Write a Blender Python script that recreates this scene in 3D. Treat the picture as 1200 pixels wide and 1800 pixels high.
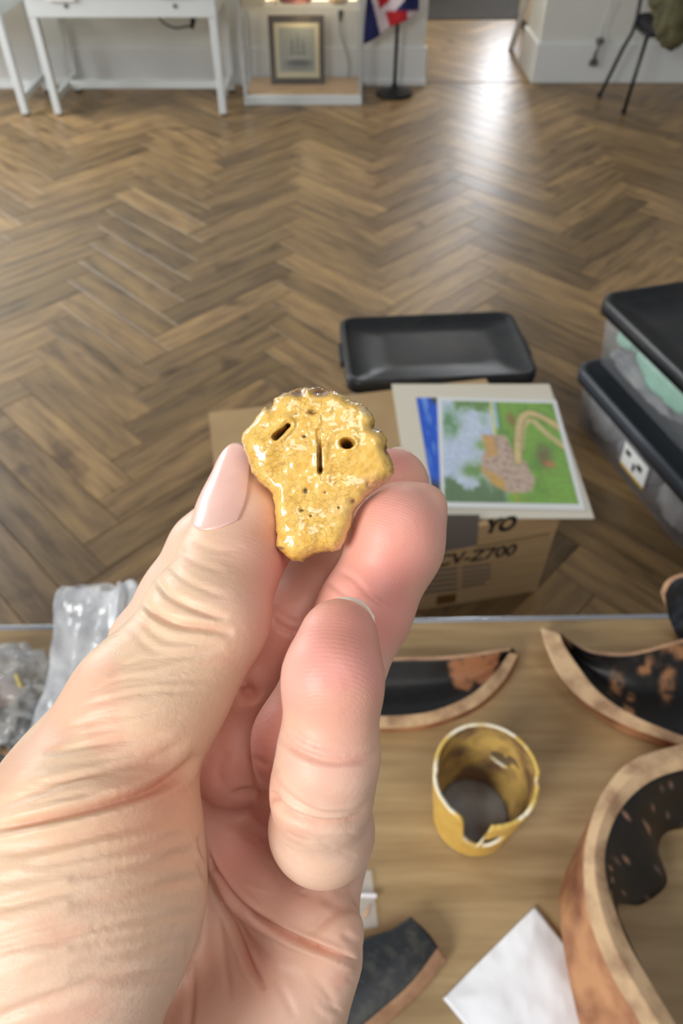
import bpy, bmesh, math, random
import numpy as np
from mathutils import Vector, Matrix, noise as mnoise
random.seed(7); rng = np.random.default_rng(7)
scene = bpy.context.scene
for o in list(bpy.data.objects): bpy.data.objects.remove(o)
COL = scene.collection

# ---------------------------------------------------------------- camera
FPX = 1250.0; PITCH = math.radians(46.5); HCAM = 1.62
cam_d = bpy.data.cameras.new('camera'); cam = bpy.data.objects.new('camera', cam_d); COL.objects.link(cam)
cam.location = (0, 0, HCAM); cam.rotation_euler = (math.pi/2 - PITCH, 0, 0)
cam_d.sensor_fit = 'VERTICAL'; cam_d.sensor_height = 36.0; cam_d.lens = FPX/1800*36.0
cam_d.clip_start = 0.01; cam_d.clip_end = 60
cam_d.dof.use_dof = True; cam_d.dof.focus_distance = 0.128; cam_d.dof.aperture_fstop = 27.0
scene.camera = cam

# ---------------------------------------------------------------- world, added and assumed lamps, exposure
w = bpy.data.worlds.new('room_light'); scene.world = w; w.use_nodes = True
bg = w.node_tree.nodes['Background']; bg.inputs[0].default_value = (0.93, 0.96, 1.0, 1); bg.inputs[1].default_value = 0.21
def area(name, loc, target, sx, sy, power, col):
    l = bpy.data.lights.new(name, 'AREA'); l.shape = 'RECTANGLE'; l.size = sx; l.size_y = sy
    l.energy = power; l.color = col
    o = bpy.data.objects.new(name, l); COL.objects.link(o); o.location = loc
    o.rotation_euler = (Vector(target)-Vector(loc)).to_track_quat('-Z', 'Y').to_euler(); return o
area('assumed_key_light_behind_left', (-1.7, -1.6, 2.6), (0, 0.2, 1.2), 1.0, 1.2, 62, (1.0, 0.98, 0.95))  # assumed unseen key lamp, no window; placed so the thumb shades the fingers
area('added_glint_light', (0.35, -0.35, 2.75), (0.2, 0.3, 0.7), 0.6, 0.6, 5, (1.0, 0.97, 0.93))  # unseen overhead fill, added for glints on the pottery face
area('corridor_fill_light', (1.05, 7.1, 2.55), (1.05, 7.1, 0), 0.5, 0.5, 16, (1.0, 0.93, 0.84))  # unseen fill, added to brighten the corridor and its walls
area('added_side_fill_light', (-4.4, 4.3, 2.0), (0, 4.6, 0.2), 2.0, 1.8, 165, (0.95, 0.98, 1.0))  # unseen side lamp without a window, added to light far floor and wall
scene.view_settings.view_transform = 'Standard'; scene.view_settings.look = 'None'
scene.view_settings.gamma = 1.0; scene.view_settings.use_curve_mapping = False
scene.view_settings.exposure = 0.38

# ---------------------------------------------------------------- helpers
CP, SP = math.cos(PITCH), math.sin(PITCH)
def ray(x, y):
    a = x-600.0; b = y-900.0
    return np.array([a, FPX*CP-b*SP, -FPX*SP-b*CP])/FPX
def G(x, y, z=0.0):
    "point of the horizontal plane at height z seen at pixel x, y"
    r = ray(x, y); t = (z-HCAM)/r[2]; return np.array([r[0]*t, r[1]*t, z])
def Y(x, y, yy):
    "point of the upright plane at distance yy"
    r = ray(x, y); t = yy/r[1]; return np.array([r[0]*t, yy, HCAM+r[2]*t])
def c2w(p):
    "millimetres in front of the lens (right, down, away) to world metres"
    p = np.asarray(p, float)/1000.0
    return np.stack([p[..., 0], p[..., 2]*CP-p[..., 1]*SP, HCAM-p[..., 2]*SP-p[..., 1]*CP], -1)
def lin(c):
    if isinstance(c, str): c = tuple(int(c[i:i+2], 16)/255 for i in (0, 2, 4))
    return tuple((v/12.92 if v <= 0.04045 else ((v+0.055)/1.055)**2.4) for v in c)
def lina(a):
    a = np.asarray(a, float); return np.where(a <= 0.04045, a/12.92, ((a+0.055)/1.055)**2.4)

MATS = {}
def mat(name, col, rough=0.5, col2=None, nscale=20.0, stretch=(1, 1, 1), bump=0.0, bscale=60.0, metal=0.0,
        alpha=1.0, coat=0.0, spec=0.5, trans=0.0, attr=None, emit=0.0, contrast=(0.35, 0.65), detail=4.0, sss=0.0, bdist=0.002, ior=1.45):
    if name in MATS: return MATS[name]
    m = bpy.data.materials.new(name); m.use_nodes = True; MATS[name] = m
    nt = m.node_tree; N = nt.nodes; L = nt.links; b = N['Principled BSDF']
    b.inputs['Roughness'].default_value = rough; b.inputs['Metallic'].default_value = metal
    b.inputs['Alpha'].default_value = alpha; b.inputs['Coat Weight'].default_value = coat; b.inputs['Coat Roughness'].default_value = 0.12
    b.inputs['Specular IOR Level'].default_value = spec; b.inputs['Transmission Weight'].default_value = trans; b.inputs['IOR'].default_value = ior
    if sss: b.inputs['Subsurface Weight'].default_value = sss; b.inputs['Subsurface Radius'].default_value = (1, .4, .25); b.inputs['Subsurface Scale'].default_value = 0.002
    c = lin(col)+(1,); src = None
    if attr:
        a = N.new('ShaderNodeAttribute'); a.attribute_name = attr; src = a.outputs['Color']
    tc = N.new('ShaderNodeTexCoord'); mp = N.new('ShaderNodeMapping'); mp.inputs['Scale'].default_value = stretch
    L.new(tc.outputs['Object'], mp.inputs[0])
    if col2 is not None:
        nz = N.new('ShaderNodeTexNoise'); nz.inputs['Scale'].default_value = nscale; nz.inputs['Detail'].default_value = detail
        L.new(mp.outputs[0], nz.inputs['Vector'])
        rp = N.new('ShaderNodeMapRange'); rp.inputs[1].default_value, rp.inputs[2].default_value = contrast
        L.new(nz.outputs[0], rp.inputs[0])
        mx = N.new('ShaderNodeMix'); mx.data_type = 'RGBA'
        L.new(rp.outputs[0], mx.inputs[0])
        if src is not None:
            mx.blend_type = 'MULTIPLY'; L.new(src, mx.inputs[6]); mx.inputs[7].default_value = lin(col2)+(1,)
        else:
            mx.inputs[6].default_value = c; mx.inputs[7].default_value = lin(col2)+(1,)
        src = mx.outputs[2]
    if src is not None: L.new(src, b.inputs['Base Color'])
    else: b.inputs['Base Color'].default_value = c
    if bump:
        nz = N.new('ShaderNodeTexNoise'); nz.inputs['Scale'].default_value = bscale; nz.inputs['Detail'].default_value = 5
        L.new(mp.outputs[0], nz.inputs['Vector'])
        bp = N.new('ShaderNodeBump'); bp.inputs['Strength'].default_value = bump; bp.inputs['Distance'].default_value = bdist
        L.new(nz.outputs[0], bp.inputs['Height']); L.new(bp.outputs[0], b.inputs['Normal'])
    if emit:
        b.inputs['Emission Strength'].default_value = emit; b.inputs['Emission Color'].default_value = c
    return m

def tag(o, label=None, cat=None, group=None, kind=None):
    if label: o['label'] = label
    if cat: o['category'] = cat
    if group: o['group'] = group
    if kind: o['kind'] = kind
    return o
def thing(name, label, cat, loc=(0, 0, 0), group=None):
    o = bpy.data.objects.new(name, None); COL.objects.link(o); o.location = tuple(float(v) for v in loc); o.empty_display_size = 0.02
    return tag(o, label, cat, group)
def world_loc(o):
    v = np.array(o.location)
    while o.parent: o = o.parent; v = v+np.array(o.location)
    return v
def mesh_obj(name, V, F, mats, parent=None, smooth=False, base=None, fmat=None, colors=None):
    "V in world metres; the origin goes to base (or the parent's place)"
    V = np.asarray(V, float)
    if parent is not None:
        off = world_loc(parent); loc = np.zeros(3)
        if base is not None: loc = np.asarray(base, float)-off; off = np.asarray(base, float)
    else:
        if base is None: base = np.array([V[:, 0].mean(), V[:, 1].mean(), V[:, 2].min()])
        off = np.asarray(base, float); loc = off
    me = bpy.data.meshes.new(name); me.from_pydata((V-off).tolist(), [], [list(map(int, f)) for f in F])
    for m in (mats if isinstance(mats, (list, tuple)) else [mats]): me.materials.append(m)
    if fmat is not None: me.polygons.foreach_set('material_index', np.asarray(fmat, np.int32))
    if smooth: me.polygons.foreach_set('use_smooth', np.ones(len(me.polygons), bool))
    if colors is not None:
        ca = me.color_attributes.new('Col', 'FLOAT_COLOR', 'POINT')
        cc = np.ones((len(V), 4), np.float32); cc[:, :3] = colors; ca.data.foreach_set('color', cc.ravel())
    me.update()
    o = bpy.data.objects.new(name, me); COL.objects.link(o); o.location = tuple(loc)
    if parent is not None: o.parent = parent
    return o
class MB:
    def __init__(s): s.V = []; s.F = []; s.M = []
    def add(s, V, F, m=0):
        n = len(s.V); s.V += [tuple(map(float, v)) for v in V]; s.F += [[i+n for i in f] for f in F]; s.M += [m]*len(F); return s
    def box(s, c, size, rz=0.0, bev=0.0, m=0, rot=None):
        bm = bmesh.new(); bmesh.ops.create_cube(bm, size=1.0)
        bmesh.ops.scale(bm, vec=Vector(size), verts=bm.verts)
        if bev: bmesh.ops.bevel(bm, geom=list(bm.edges), offset=bev, segments=2, affect='EDGES', profile=0.5)
        R = rot if rot is not None else Matrix.Rotation(rz, 3, 'Z')
        bm.verts.index_update()
        V = [R @ v.co + Vector([float(q) for q in c]) for v in bm.verts]; F = [[v.index for v in f.verts] for f in bm.faces]
        bm.free(); return s.add(V, F, m)
    def tube(s, pts, r, n=10, m=0, caps=True):
        pts = [Vector([float(q) for q in p]) for p in pts]; rr = r if isinstance(r, (list, tuple)) else [r]*len(pts)
        V = []; F = []; prev = None
        for i, p in enumerate(pts):
            t = (pts[min(i+1, len(pts)-1)]-pts[max(i-1, 0)]).normalized()
            a = prev if prev is not None else Vector((0, 0, 1) if abs(t.z) < 0.9 else (1, 0, 0))
            a = (a-t*a.dot(t)).normalized(); b = t.cross(a); prev = a
            for k in range(n):
                an = 2*math.pi*k/n; V.append(p+(a*math.cos(an)+b*math.sin(an))*rr[i])
        for i in range(len(pts)-1):
            for k in range(n):
                F.append([i*n+k, i*n+(k+1) % n, (i+1)*n+(k+1) % n, (i+1)*n+k])
        if caps: F.append(list(range(n))[::-1]); F.append([(len(pts)-1)*n+k for k in range(n)])
        return s.add(V, F, m)
    def loops(s, loops, m=0, cap0=True, cap1=True):
        n = len(loops[0]); V = [v for l in loops for v in l]; F = []
        for i in range(len(loops)-1):
            for k in range(n): F.append([i*n+k, i*n+(k+1) % n, (i+1)*n+(k+1) % n, (i+1)*n+k])
        if cap0: F.append(list(range(n))[::-1])
        if cap1: F.append([(len(loops)-1)*n+k for k in range(n)])
        return s.add(V, F, m)
    def build(s, name, mats, parent=None, smooth=False, base=None):
        return mesh_obj(name, s.V, s.F, mats, parent, smooth, base, fmat=s.M)
def rrect(w_, d_, r, n=5):
    P = []
    for cx, cy, a0 in ((w_/2-r, d_/2-r, 0), (-w_/2+r, d_/2-r, 90), (-w_/2+r, -d_/2+r, 180), (w_/2-r, -d_/2+r, 270)):
        for k in range(n+1):
            a = math.radians(a0+90*k/n); P.append((cx+r*math.cos(a), cy+r*math.sin(a)))
    return P
def spline(P, n):
    "Catmull-Rom through P resampled to n points"
    P = np.asarray(P, float); k = len(P)
    Q = np.vstack([2*P[0]-P[1], P, 2*P[-1]-P[-2]])
    d = np.r_[0, np.cumsum(np.linalg.norm(np.diff(P, axis=0), axis=1))]; d /= d[-1]
    out = []
    for s_ in np.linspace(0, 1, n):
        i = min(max(np.searchsorted(d, s_, side='right')-1, 0), k-2); t = (s_-d[i])/max(d[i+1]-d[i], 1e-9)
        p0, p1, p2, p3 = Q[i], Q[i+1], Q[i+2], Q[i+3]
        out.append(0.5*((2*p1)+(-p0+p2)*t+(2*p0-5*p1+4*p2-p3)*t*t+(-p0+3*p1-3*p2+p3)*t**3))
    return np.array(out)
def fbm(v, sc, seed=0, oct_=4):
    return mnoise.fractal(Vector((v[0]*sc+seed*13.7, v[1]*sc-seed*7.1, v[2]*sc+seed*3.3)), 1.0, 2.0, oct_)
_perm = np.random.default_rng(3).permutation(256); _perm = np.r_[_perm, _perm, _perm]
_grad = np.random.default_rng(4).normal(size=(256, 3)); _grad /= np.linalg.norm(_grad, axis=1)[:, None]
def pnoise(P):
    i = np.floor(P).astype(np.int64); f = P-i; u = f*f*f*(f*(f*6-15)+10); i &= 255; r = 0
    for a in (0, 1):
        for b_ in (0, 1):
            for c in (0, 1):
                g_ = _grad[_perm[_perm[_perm[i[:, 0]+a]+i[:, 1]+b_]+i[:, 2]+c]]
                d_ = (g_*(f-np.array([a, b_, c]))).sum(1)
                r = r+d_*(u[:, 0] if a else 1-u[:, 0])*(u[:, 1] if b_ else 1-u[:, 1])*(u[:, 2] if c else 1-u[:, 2])
    return r*1.5
def nn(V, sc, seed, oct_=4):
    P = np.asarray(V, float)*sc+np.array([seed*13.7, -seed*7.1, seed*3.3]); r = 0; a = 1.0
    for _ in range(oct_): r = r+a*pnoise(P); P = P*2.03+5.1; a *= .5
    return r
def nz2(U, V, sc, seed): return nn(np.stack([U, V, U*0], 1), sc, seed)
def mixc(c, m, col): m = np.clip(m, 0, 1)[:, None]; return c*(1-m)+np.array(col)*m
def sstep(a, b_, x): t_ = np.clip((x-a)/(b_-a), 0, 1); return t_*t_*(3-2*t_)
def polyd(px, py, poly):
    "signed distance to polygon, negative inside"
    P = np.asarray(poly, float); d = np.full(px.shape, 1e9); ins = np.zeros(px.shape, bool); n = len(P)
    for i in range(n):
        a = P[i]; b = P[(i+1) % n]; e = b-a; wx = px-a[0]; wy = py-a[1]
        t = np.clip((wx*e[0]+wy*e[1])/(e@e), 0, 1); d = np.minimum(d, (wx-e[0]*t)**2+(wy-e[1]*t)**2)
        c = ((a[1] > py) != (b[1] > py))
        if e[1] != 0: ins ^= c & (px < a[0]+(py-a[1])*e[0]/e[1])
    d = np.sqrt(d); return np.where(ins, -d, d)
def polyl(px, py, P):
    "distance to an open polyline and position along it (0..1)"
    P = np.asarray(P, float); d = np.full(px.shape, 1e18); s = np.zeros(px.shape); n = len(P)-1
    for i in range(n):
        a = P[i]; e = P[i+1]-a; wx = px-a[0]; wy = py-a[1]
        t = np.clip((wx*e[0]+wy*e[1])/(e@e+1e-12), 0, 1); q = (wx-e[0]*t)**2+(wy-e[1]*t)**2
        m = q < d; d = np.where(m, q, d); s = np.where(m, (i+t)/n, s)
    return np.sqrt(d), s
def surface_nets(f, org, h):
    nx, ny, nz = f.shape; ins = f < 0
    c = np.zeros((nx-1, ny-1, nz-1), np.uint8)
    for dx in (0, 1):
        for dy in (0, 1):
            for dz in (0, 1): c += ins[dx:nx-1+dx, dy:ny-1+dy, dz:nz-1+dz]
    act = np.argwhere((c > 0) & (c < 8)); ix, iy, iz = act.T
    acc = np.zeros((len(act), 3)); cnt = np.zeros(len(act))
    cr = [(a, b, g) for a in (0, 1) for b in (0, 1) for g in (0, 1)]
    for i, A in enumerate(cr):
        for B in cr[i+1:]:
            if sum(abs(A[q]-B[q]) for q in range(3)) != 1: continue
            va = f[ix+A[0], iy+A[1], iz+A[2]].astype(float); vb = f[ix+B[0], iy+B[1], iz+B[2]].astype(float)
            m = (va < 0) != (vb < 0); t = np.where(m, va/np.where(m, va-vb, 1), 0)
            for q in range(3): acc[:, q] += np.where(m, A[q]+(B[q]-A[q])*t, 0)
            cnt += m
    V = (act+acc/cnt[:, None])*h+np.asarray(org)
    idm = np.full((nx-1, ny-1, nz-1), -1, np.int32); idm[ix, iy, iz] = np.arange(len(act))
    F = []
    for ax in range(3):
        a = np.moveaxis(ins, ax, 0); I = np.moveaxis(idm, ax, 0)
        e = np.argwhere(a[:-1, 1:-1, 1:-1] != a[1:, 1:-1, 1:-1]); i, j, k = e.T; j = j+1; k = k+1
        q = np.stack([I[i, j-1, k-1], I[i, j, k-1], I[i, j, k], I[i, j-1, k]], 1)
        fl = a[i, j, k]; fl = fl if ax != 1 else ~fl
        q[~fl] = q[~fl][:, ::-1]; F.append(q)
    F = np.vstack(F); return V, F[(F >= 0).all(1)]
# ================================================================ the room
M_wall = mat('white_wall_paint', 'E6E6DE', 0.7, 'DEDFD8', 3.0)
M_skirt = mat('white_gloss_trim', 'E8EBEA', 0.35)
M_cream = mat('cream_wall_paint', 'D9CBB5', 0.7)
WY = 5.85
def struct(name, mb, m, base=None, smooth=False):
    o = mb.build(name, m, None, smooth, base); o['kind'] = 'structure'; return o
struct('wall_back', MB().box((-2.205, WY+0.10, 1.3), (5.59, 0.20, 2.6)), M_wall)
struct('wall_right', MB().box((3.41, WY+0.05+0.23, 1.3), (4.0, 0.46, 2.6)), M_wall)
b = MB(); b.box((-2.205, WY-0.012, 0.12), (5.62, 0.024, 0.24), bev=0.006); b.box((-2.205, WY-0.018, 0.02), (5.63, 0.036, 0.04), bev=0.004); struct('baseboard_back', b, M_skirt)
b = MB(); b.box((3.40, WY+0.038, 0.125), (4.02, 0.024, 0.25), bev=0.006); b.box((1.398, WY+0.28, 0.125), (0.024, 0.50, 0.25), bev=0.006); struct('baseboard_right', b, M_skirt)
struct('wall_corridor_right', MB().box((1.66, 7.07, 1.3), (0.10, 1.35, 2.6)), M_cream)
struct('baseboard_corridor', MB().box((1.605, 7.07, 0.03), (0.015, 1.35, 0.06)), mat('dark_skirting', '4A3F36', 0.6))
struct('wall_corridor_left', MB().box((0.49, 7.55, 1.3), (0.20, 3.2, 2.6)), M_wall)
# far end of the corridor: wall with a bright glazed window, assumed from the floor streak
b = MB(); b.box((0.95, 9.3, 0.40), (1.3, 0.12, 0.8)); b.box((0.95, 9.3, 2.35), (1.3, 0.12, 0.5)); b.box((0.97, 9.3, 1.45), (1.34, 0.12, 1.3)); b.box((2.45, 9.3, 1.3), (0.78, 0.12, 2.6)); b.box((1.85, 9.3, 0.40), (0.5, 0.12, 0.8)); b.box((1.85, 9.3, 2.35), (0.5, 0.12, 0.5))
struct('wall_corridor_end', b, M_wall)
wn = MB().box((1.85, 9.3, 1.45), (0.50, 0.02, 1.28)).build('window_1', mat('daylight_pane', 'F4F8FF', 0.3, emit=20.0)); wn['kind'] = 'structure'
b = MB(); b.box((1.85, 9.27, 1.45), (0.03, 0.04, 1.3)); b.box((1.85, 9.27, 1.45), (0.42, 0.04, 0.03)); b.build('window_frame', M_skirt, wn)
struct('carpet', MB().box((1.6, 8.5, 0.004), (2.4, 1.5, 0.008)), mat('dark_carpet', '45413D', 0.95, '38342F', 60, bump=0.4, bscale=400))
struct('trim_1', MB().box((1.0, WY+0.05, 0.001), (0.82, 0.03, 0.004), bev=0.001), mat('threshold_wood', '6A5138', 0.4))

# ---- herringbone floor: base, single planks, far remainder
L_, W_ = 0.66, 0.132; R2 = math.sqrt(2)
def plank_mat(name, island):
    m = bpy.data.materials.new(name); m.use_nodes = True; nt = m.node_tree; N = nt.nodes; K = nt.links; b = N['Principled BSDF']
    if island: rnd = N.new('ShaderNodeNewGeometry').outputs['Random Per Island']
    else: rnd = N.new('ShaderNodeObjectInfo').outputs['Random']
    at = N.new('ShaderNodeAttribute'); at.attribute_name = 'grain'
    add = N.new('ShaderNodeVectorMath'); add.operation = 'ADD'; cmb = N.new('ShaderNodeCombineXYZ')
    mul = N.new('ShaderNodeMath'); mul.operation = 'MULTIPLY'; mul.inputs[1].default_value = 37.0; K.new(rnd, mul.inputs[0])
    for q in range(3): K.new(mul.outputs[0], cmb.inputs[q])
    K.new(at.outputs['Vector'], add.inputs[0]); K.new(cmb.outputs[0], add.inputs[1])
    mp = N.new('ShaderNodeMapping'); mp.inputs['Scale'].default_value = (2.2, 16, 1); K.new(add.outputs[0], mp.inputs[0])
    n1 = N.new('ShaderNodeTexNoise'); n1.inputs['Scale'].default_value = 1.6; n1.inputs['Detail'].default_value = 7; n1.inputs['Roughness'].default_value = 0.62; K.new(mp.outputs[0], n1.inputs['Vector'])
    cr = N.new('ShaderNodeValToRGB'); e = cr.color_ramp.elements; e[0].position = 0.30; e[0].color = lin('5A4529')+(1,); e[1].position = 0.72; e[1].color = lin('A38454')+(1,)
    k = cr.color_ramp.elements.new(0.48); k.color = lin('846947')+(1,); K.new(n1.outputs[0], cr.inputs[0])
    n2 = N.new('ShaderNodeTexNoise'); n2.inputs['Scale'].default_value = 5.0; n2.inputs['Detail'].default_value = 2; K.new(add.outputs[0], n2.inputs['Vector'])
    kn = N.new('ShaderNodeMapRange'); kn.inputs[1].default_value = 0.64; kn.inputs[2].default_value = 0.80; K.new(n2.outputs[0], kn.inputs[0])
    dk = N.new('ShaderNodeMix'); dk.data_type = 'RGBA'; K.new(kn.outputs[0], dk.inputs[0]); K.new(cr.outputs[0], dk.inputs[6]); dk.inputs[7].default_value = lin('48341F')+(1,)
    br = N.new('ShaderNodeMapRange'); br.inputs[3].default_value = 0.68; br.inputs[4].default_value = 1.38; K.new(rnd, br.inputs[0])
    vm = N.new('ShaderNodeVectorMath'); vm.operation = 'SCALE'; K.new(dk.outputs[2], vm.inputs[0]); K.new(br.outputs[0], vm.inputs['Scale'])
    K.new(vm.outputs[0], b.inputs['Base Color'])
    rr = N.new('ShaderNodeMapRange'); rr.inputs[3].default_value = 0.31; rr.inputs[4].default_value = 0.44; K.new(n1.outputs[0], rr.inputs[0]); K.new(rr.outputs[0], b.inputs['Roughness'])
    bp = N.new('ShaderNodeBump'); bp.inputs['Strength'].default_value = 0.16; bp.inputs['Distance'].default_value = 0.002; K.new(n1.outputs[0], bp.inputs['Height']); K.new(bp.outputs[0], b.inputs['Normal'])
    return m
M_plank = plank_mat('oak_plank', False); M_plank2 = plank_mat('oak_plank_far', True)
fl = MB().box((0.0, 4.2, -0.009), (9.0, 10.6, 0.010)).build('floor', mat('floor_joint', '2E2319', 0.8), base=(0, 0, -0.014)); fl['kind'] = 'structure'
pv = []; g, q_ = 0.0008, 0.0022
for z, i in ((-0.004, g), (-0.0012, g), (0.0, q_)):
    for sx, sy in ((-1, -1), (1, -1), (1, 1), (-1, 1)): pv.append((sx*(L_/2-i), sy*(W_/2-i), z))
pf = [[8, 9, 10, 11]]+[[r*4+k, r*4+(k+1) % 4, r*4+4+(k+1) % 4, r*4+4+k] for r in (0, 1) for k in range(4)]
pm = bpy.data.meshes.new('plank'); pm.from_pydata(pv, [], pf); pm.materials.append(M_plank)
ga = pm.attributes.new('grain', 'FLOAT_VECTOR', 'POINT'); ga.data.foreach_set('vector', np.array(pv, np.float32).ravel())
planks = []; n5 = 5; X0 = -0.17-L_/R2-W_/R2/2
for m_ in range(-5, 7):
    for k_ in range(-70, 80):
        for kind in (0, 1):
            if kind == 0: u, v = k_+n5/2, k_+0.5
            else: u, v = k_+n5+0.5, k_+1-n5/2
            u += n5*m_; v -= n5*m_; u *= W_; v *= W_
            x = (u-v)/R2+X0; y = (u+v)/R2; a = math.pi/4 if kind == 0 else 3*math.pi/4
            if -4.3 < x < 4.3 and -0.9 < y < 9.2 and not (y > WY+0.35 and not 0.3 < x < 2.9): planks.append((x, y, a))
def proj(x, y, z):
    d = (HCAM-z)*SP+y*CP; up = y*SP-(HCAM-z)*CP
    return (600+FPX*x/d, 900-FPX*up/d, d) if d > 0.05 else (-1e5, 1e5, d)
vis = []; rest = []
for p in planks:
    X, Yp, d = proj(p[0], p[1], 0)
    (vis if (-80 < X < 1280 and -40 < Yp < 1110) else rest).append((d, p))
vis.sort(); rest += vis[295:]; vis = vis[:295]
for d, p in vis:
    o = bpy.data.objects.new('plank', pm); COL.objects.link(o); o.location = (p[0], p[1], 0.014); o.rotation_euler = (0, 0, p[2]); o.parent = fl
V = []; F = []; A = []
for d, (x, y, a) in rest:
    n = len(V); ca, sa = math.cos(a), math.sin(a)
    for (vx, vy, vz) in pv: V.append((x+vx*ca-vy*sa, y+vx*sa+vy*ca, vz)); A.append((vx+x*3.1, vy+y*1.7, vz))
    F += [[i+n for i in f] for f in pf]
o = mesh_obj('plank', V, F, M_plank2, fl); o['kind'] = 'stuff'
ga = o.data.attributes.new('grain', 'FLOAT_VECTOR', 'POINT'); ga.data.foreach_set('vector', np.array(A, np.float32).ravel())

# ================================================================ far objects
M_white = mat('white_powder_coat', 'DDE2E2', 0.35); M_black = mat('black_metal', '17181B', 0.4); M_glass = mat('clear_glass', 'F2FAFA', 0.04, alpha=0.045, spec=0.6)
M_screw = mat('dark_screw', '6C7070', 0.4, metal=0.8)
def desk(name, label, x0, x1, y0):
    t = thing(name, label, 'table', (x0, y0, 0), 'white tables along the wall'); yb = y0+0.50; zt = 0.55; lw = 0.046
    for x in (x0, x1):
        for y in (y0, yb):
            MB().box((x, y, zt/2+0.006), (lw, lw, zt-0.012), bev=0.004).build('leg', M_white, t)
            MB().tube([(x, y, 0), (x, y, 0.014)], 0.02, 12).build('foot', M_black, t)
        MB().box((x, (y0+yb)/2, 0.10), (0.034, yb-y0-lw, 0.04), bev=0.004).build('stretcher', M_white, t)
    MB().box(((x0+x1)/2, y0+0.30, 0.10), (x1-x0-0.04, 0.034, 0.045), bev=0.004).build('stretcher', M_white, t)
    ap = MB().box(((x0+x1)/2, y0, zt+0.06), (x1-x0+0.05, 0.05, 0.12), bev=0.004).build('apron', M_white, t)
    for fx in (0.2, 0.8): MB().tube([(x0+(x1-x0)*fx, y0-0.024, zt+0.06), (x0+(x1-x0)*fx, y0-0.029, zt+0.06)], 0.012, 10).build('screw', M_screw, ap)
    MB().box(((x0+x1)/2, (y0+yb)/2+0.02, zt+0.06), (x1-x0+0.045, yb-y0-0.03, 0.11), bev=0.004).build('case_body', M_white, t)
    MB().box(((x0+x1)/2, (y0+yb)/2, zt+0.135), (x1-x0+0.07, yb-y0+0.09, 0.028), bev=0.005).build('table_top', M_white, t)
    return t
desk('display_table', 'white metal display table with paper label, next to the glass case', -1.88, -0.785, 5.19)
desk('display_table', 'white metal table cut off by the left edge of the photo', -3.19, -2.10, 5.19)
tag(MB().box((-1.68, 5.155, 0.655), (0.17, 0.008, 0.04), bev=0.002).build('paper_label', mat('white_paper', 'F3F4F2', 0.6)), 'small white paper label on the edge of the white table', 'label')
tag(MB().box((-1.02, 5.158, 0.665), (0.16, 0.014, 0.025), bev=0.003).build('latch_bar', mat('grey_latch', '7E8282', 0.4)), 'grey latch bar on the edge of the white table', 'latch')
t = thing('power_cable', 'thin dark cable with black plug hanging under the white table', 'cable', Y(338, 30, 5.5))
MB().tube(spline([Y(278, 30, 5.5), Y(290, 42, 5.5), Y(308, 49, 5.5), Y(325, 47, 5.5), Y(336, 45, 5.5)], 16), 0.006, 8).build('cord', M_black, t, True)
MB().tube([Y(339, 28, 5.5), Y(339, 36, 5.5), Y(337, 50, 5.5)], [0.013, 0.018, 0.012], 10).build('plug', M_black, t, True)

# display case
cx0, cx1, cy0, cy1 = -0.665, 0.14, 5.39, 5.79
t = thing('display_case', 'glass display case with white frame holding the ship picture', 'display case', ((cx0+cx1)/2, cy0, 0)); M_alu = mat('aluminium_frame', 'C9CED0', 0.3, metal=0.5)
MB().box(((cx0+cx1)/2, (cy0+cy1)/2, 0.03), (cx1-cx0, cy1-cy0, 0.06), bev=0.004).build('plinth', M_white, t)
MB().box(((cx0+cx1)/2, (cy0+cy1)/2, 0.066), (cx1-cx0-0.04, cy1-cy0-0.04, 0.012)).build('floor_board', mat('pale_wood_board', 'CFAE84', 0.5, 'BD9A70', 12, (1, 8, 1)), t)
for x in (cx0+0.012, cx1-0.012):
    for y in (cy0+0.012, cy1-0.012): MB().box((x, y, 0.90), (0.024, 0.024, 1.68), bev=0.003).build('post', M_alu, t)
MB().box(((cx0+cx1)/2, (cy0+cy1)/2, 1.77), (cx1-cx0, cy1-cy0, 0.06), bev=0.004).build('top_cap', M_white, t)
for z in (0.545, 1.1):
    s_ = MB().box(((cx0+cx1)/2, (cy0+cy1)/2, z), (cx1-cx0-0.05, cy1-cy0-0.05, 0.008)).build('shelf', M_glass, t)
    MB().box(((cx0+cx1)/2, cy0+0.03, z), (cx1-cx0-0.05, 0.006, 0.012)).build('shelf_edge', mat('glass_edge', 'E8DCC2', 0.3), s_)
MB().box(((cx0+cx1)/2, cy0+0.008, 0.90), (cx1-cx0-0.05, 0.005, 1.66)).build('front_pane', M_glass, t)
for x in (cx0+0.006, cx1-0.006): MB().box((x, (cy0+cy1)/2, 0.90), (0.005, cy1-cy0-0.05, 1.66)).build('side_pane', M_glass, t)
MB().box(((cx0+cx1)/2, cy1-0.03, 0.53), (cx1-cx0-0.08, 0.012, 0.012)).build('light_strip', mat('warm_led', 'FFE2B0', 0.4, emit=2.5), t)  # strip and case lamp assumed from the warm glow inside
pl = bpy.data.lights.new('case_lamp', 'POINT'); pl.energy = 0.7; pl.color = (1, 0.78, 0.5); pl.shadow_soft_size = 0.05
po = bpy.data.objects.new('case_lamp', pl); COL.objects.link(po); po.location = ((cx0+cx1)/2, cy0+0.12, 0.50); po.parent = t; po.location = (0, 0.12, 0.50)
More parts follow.
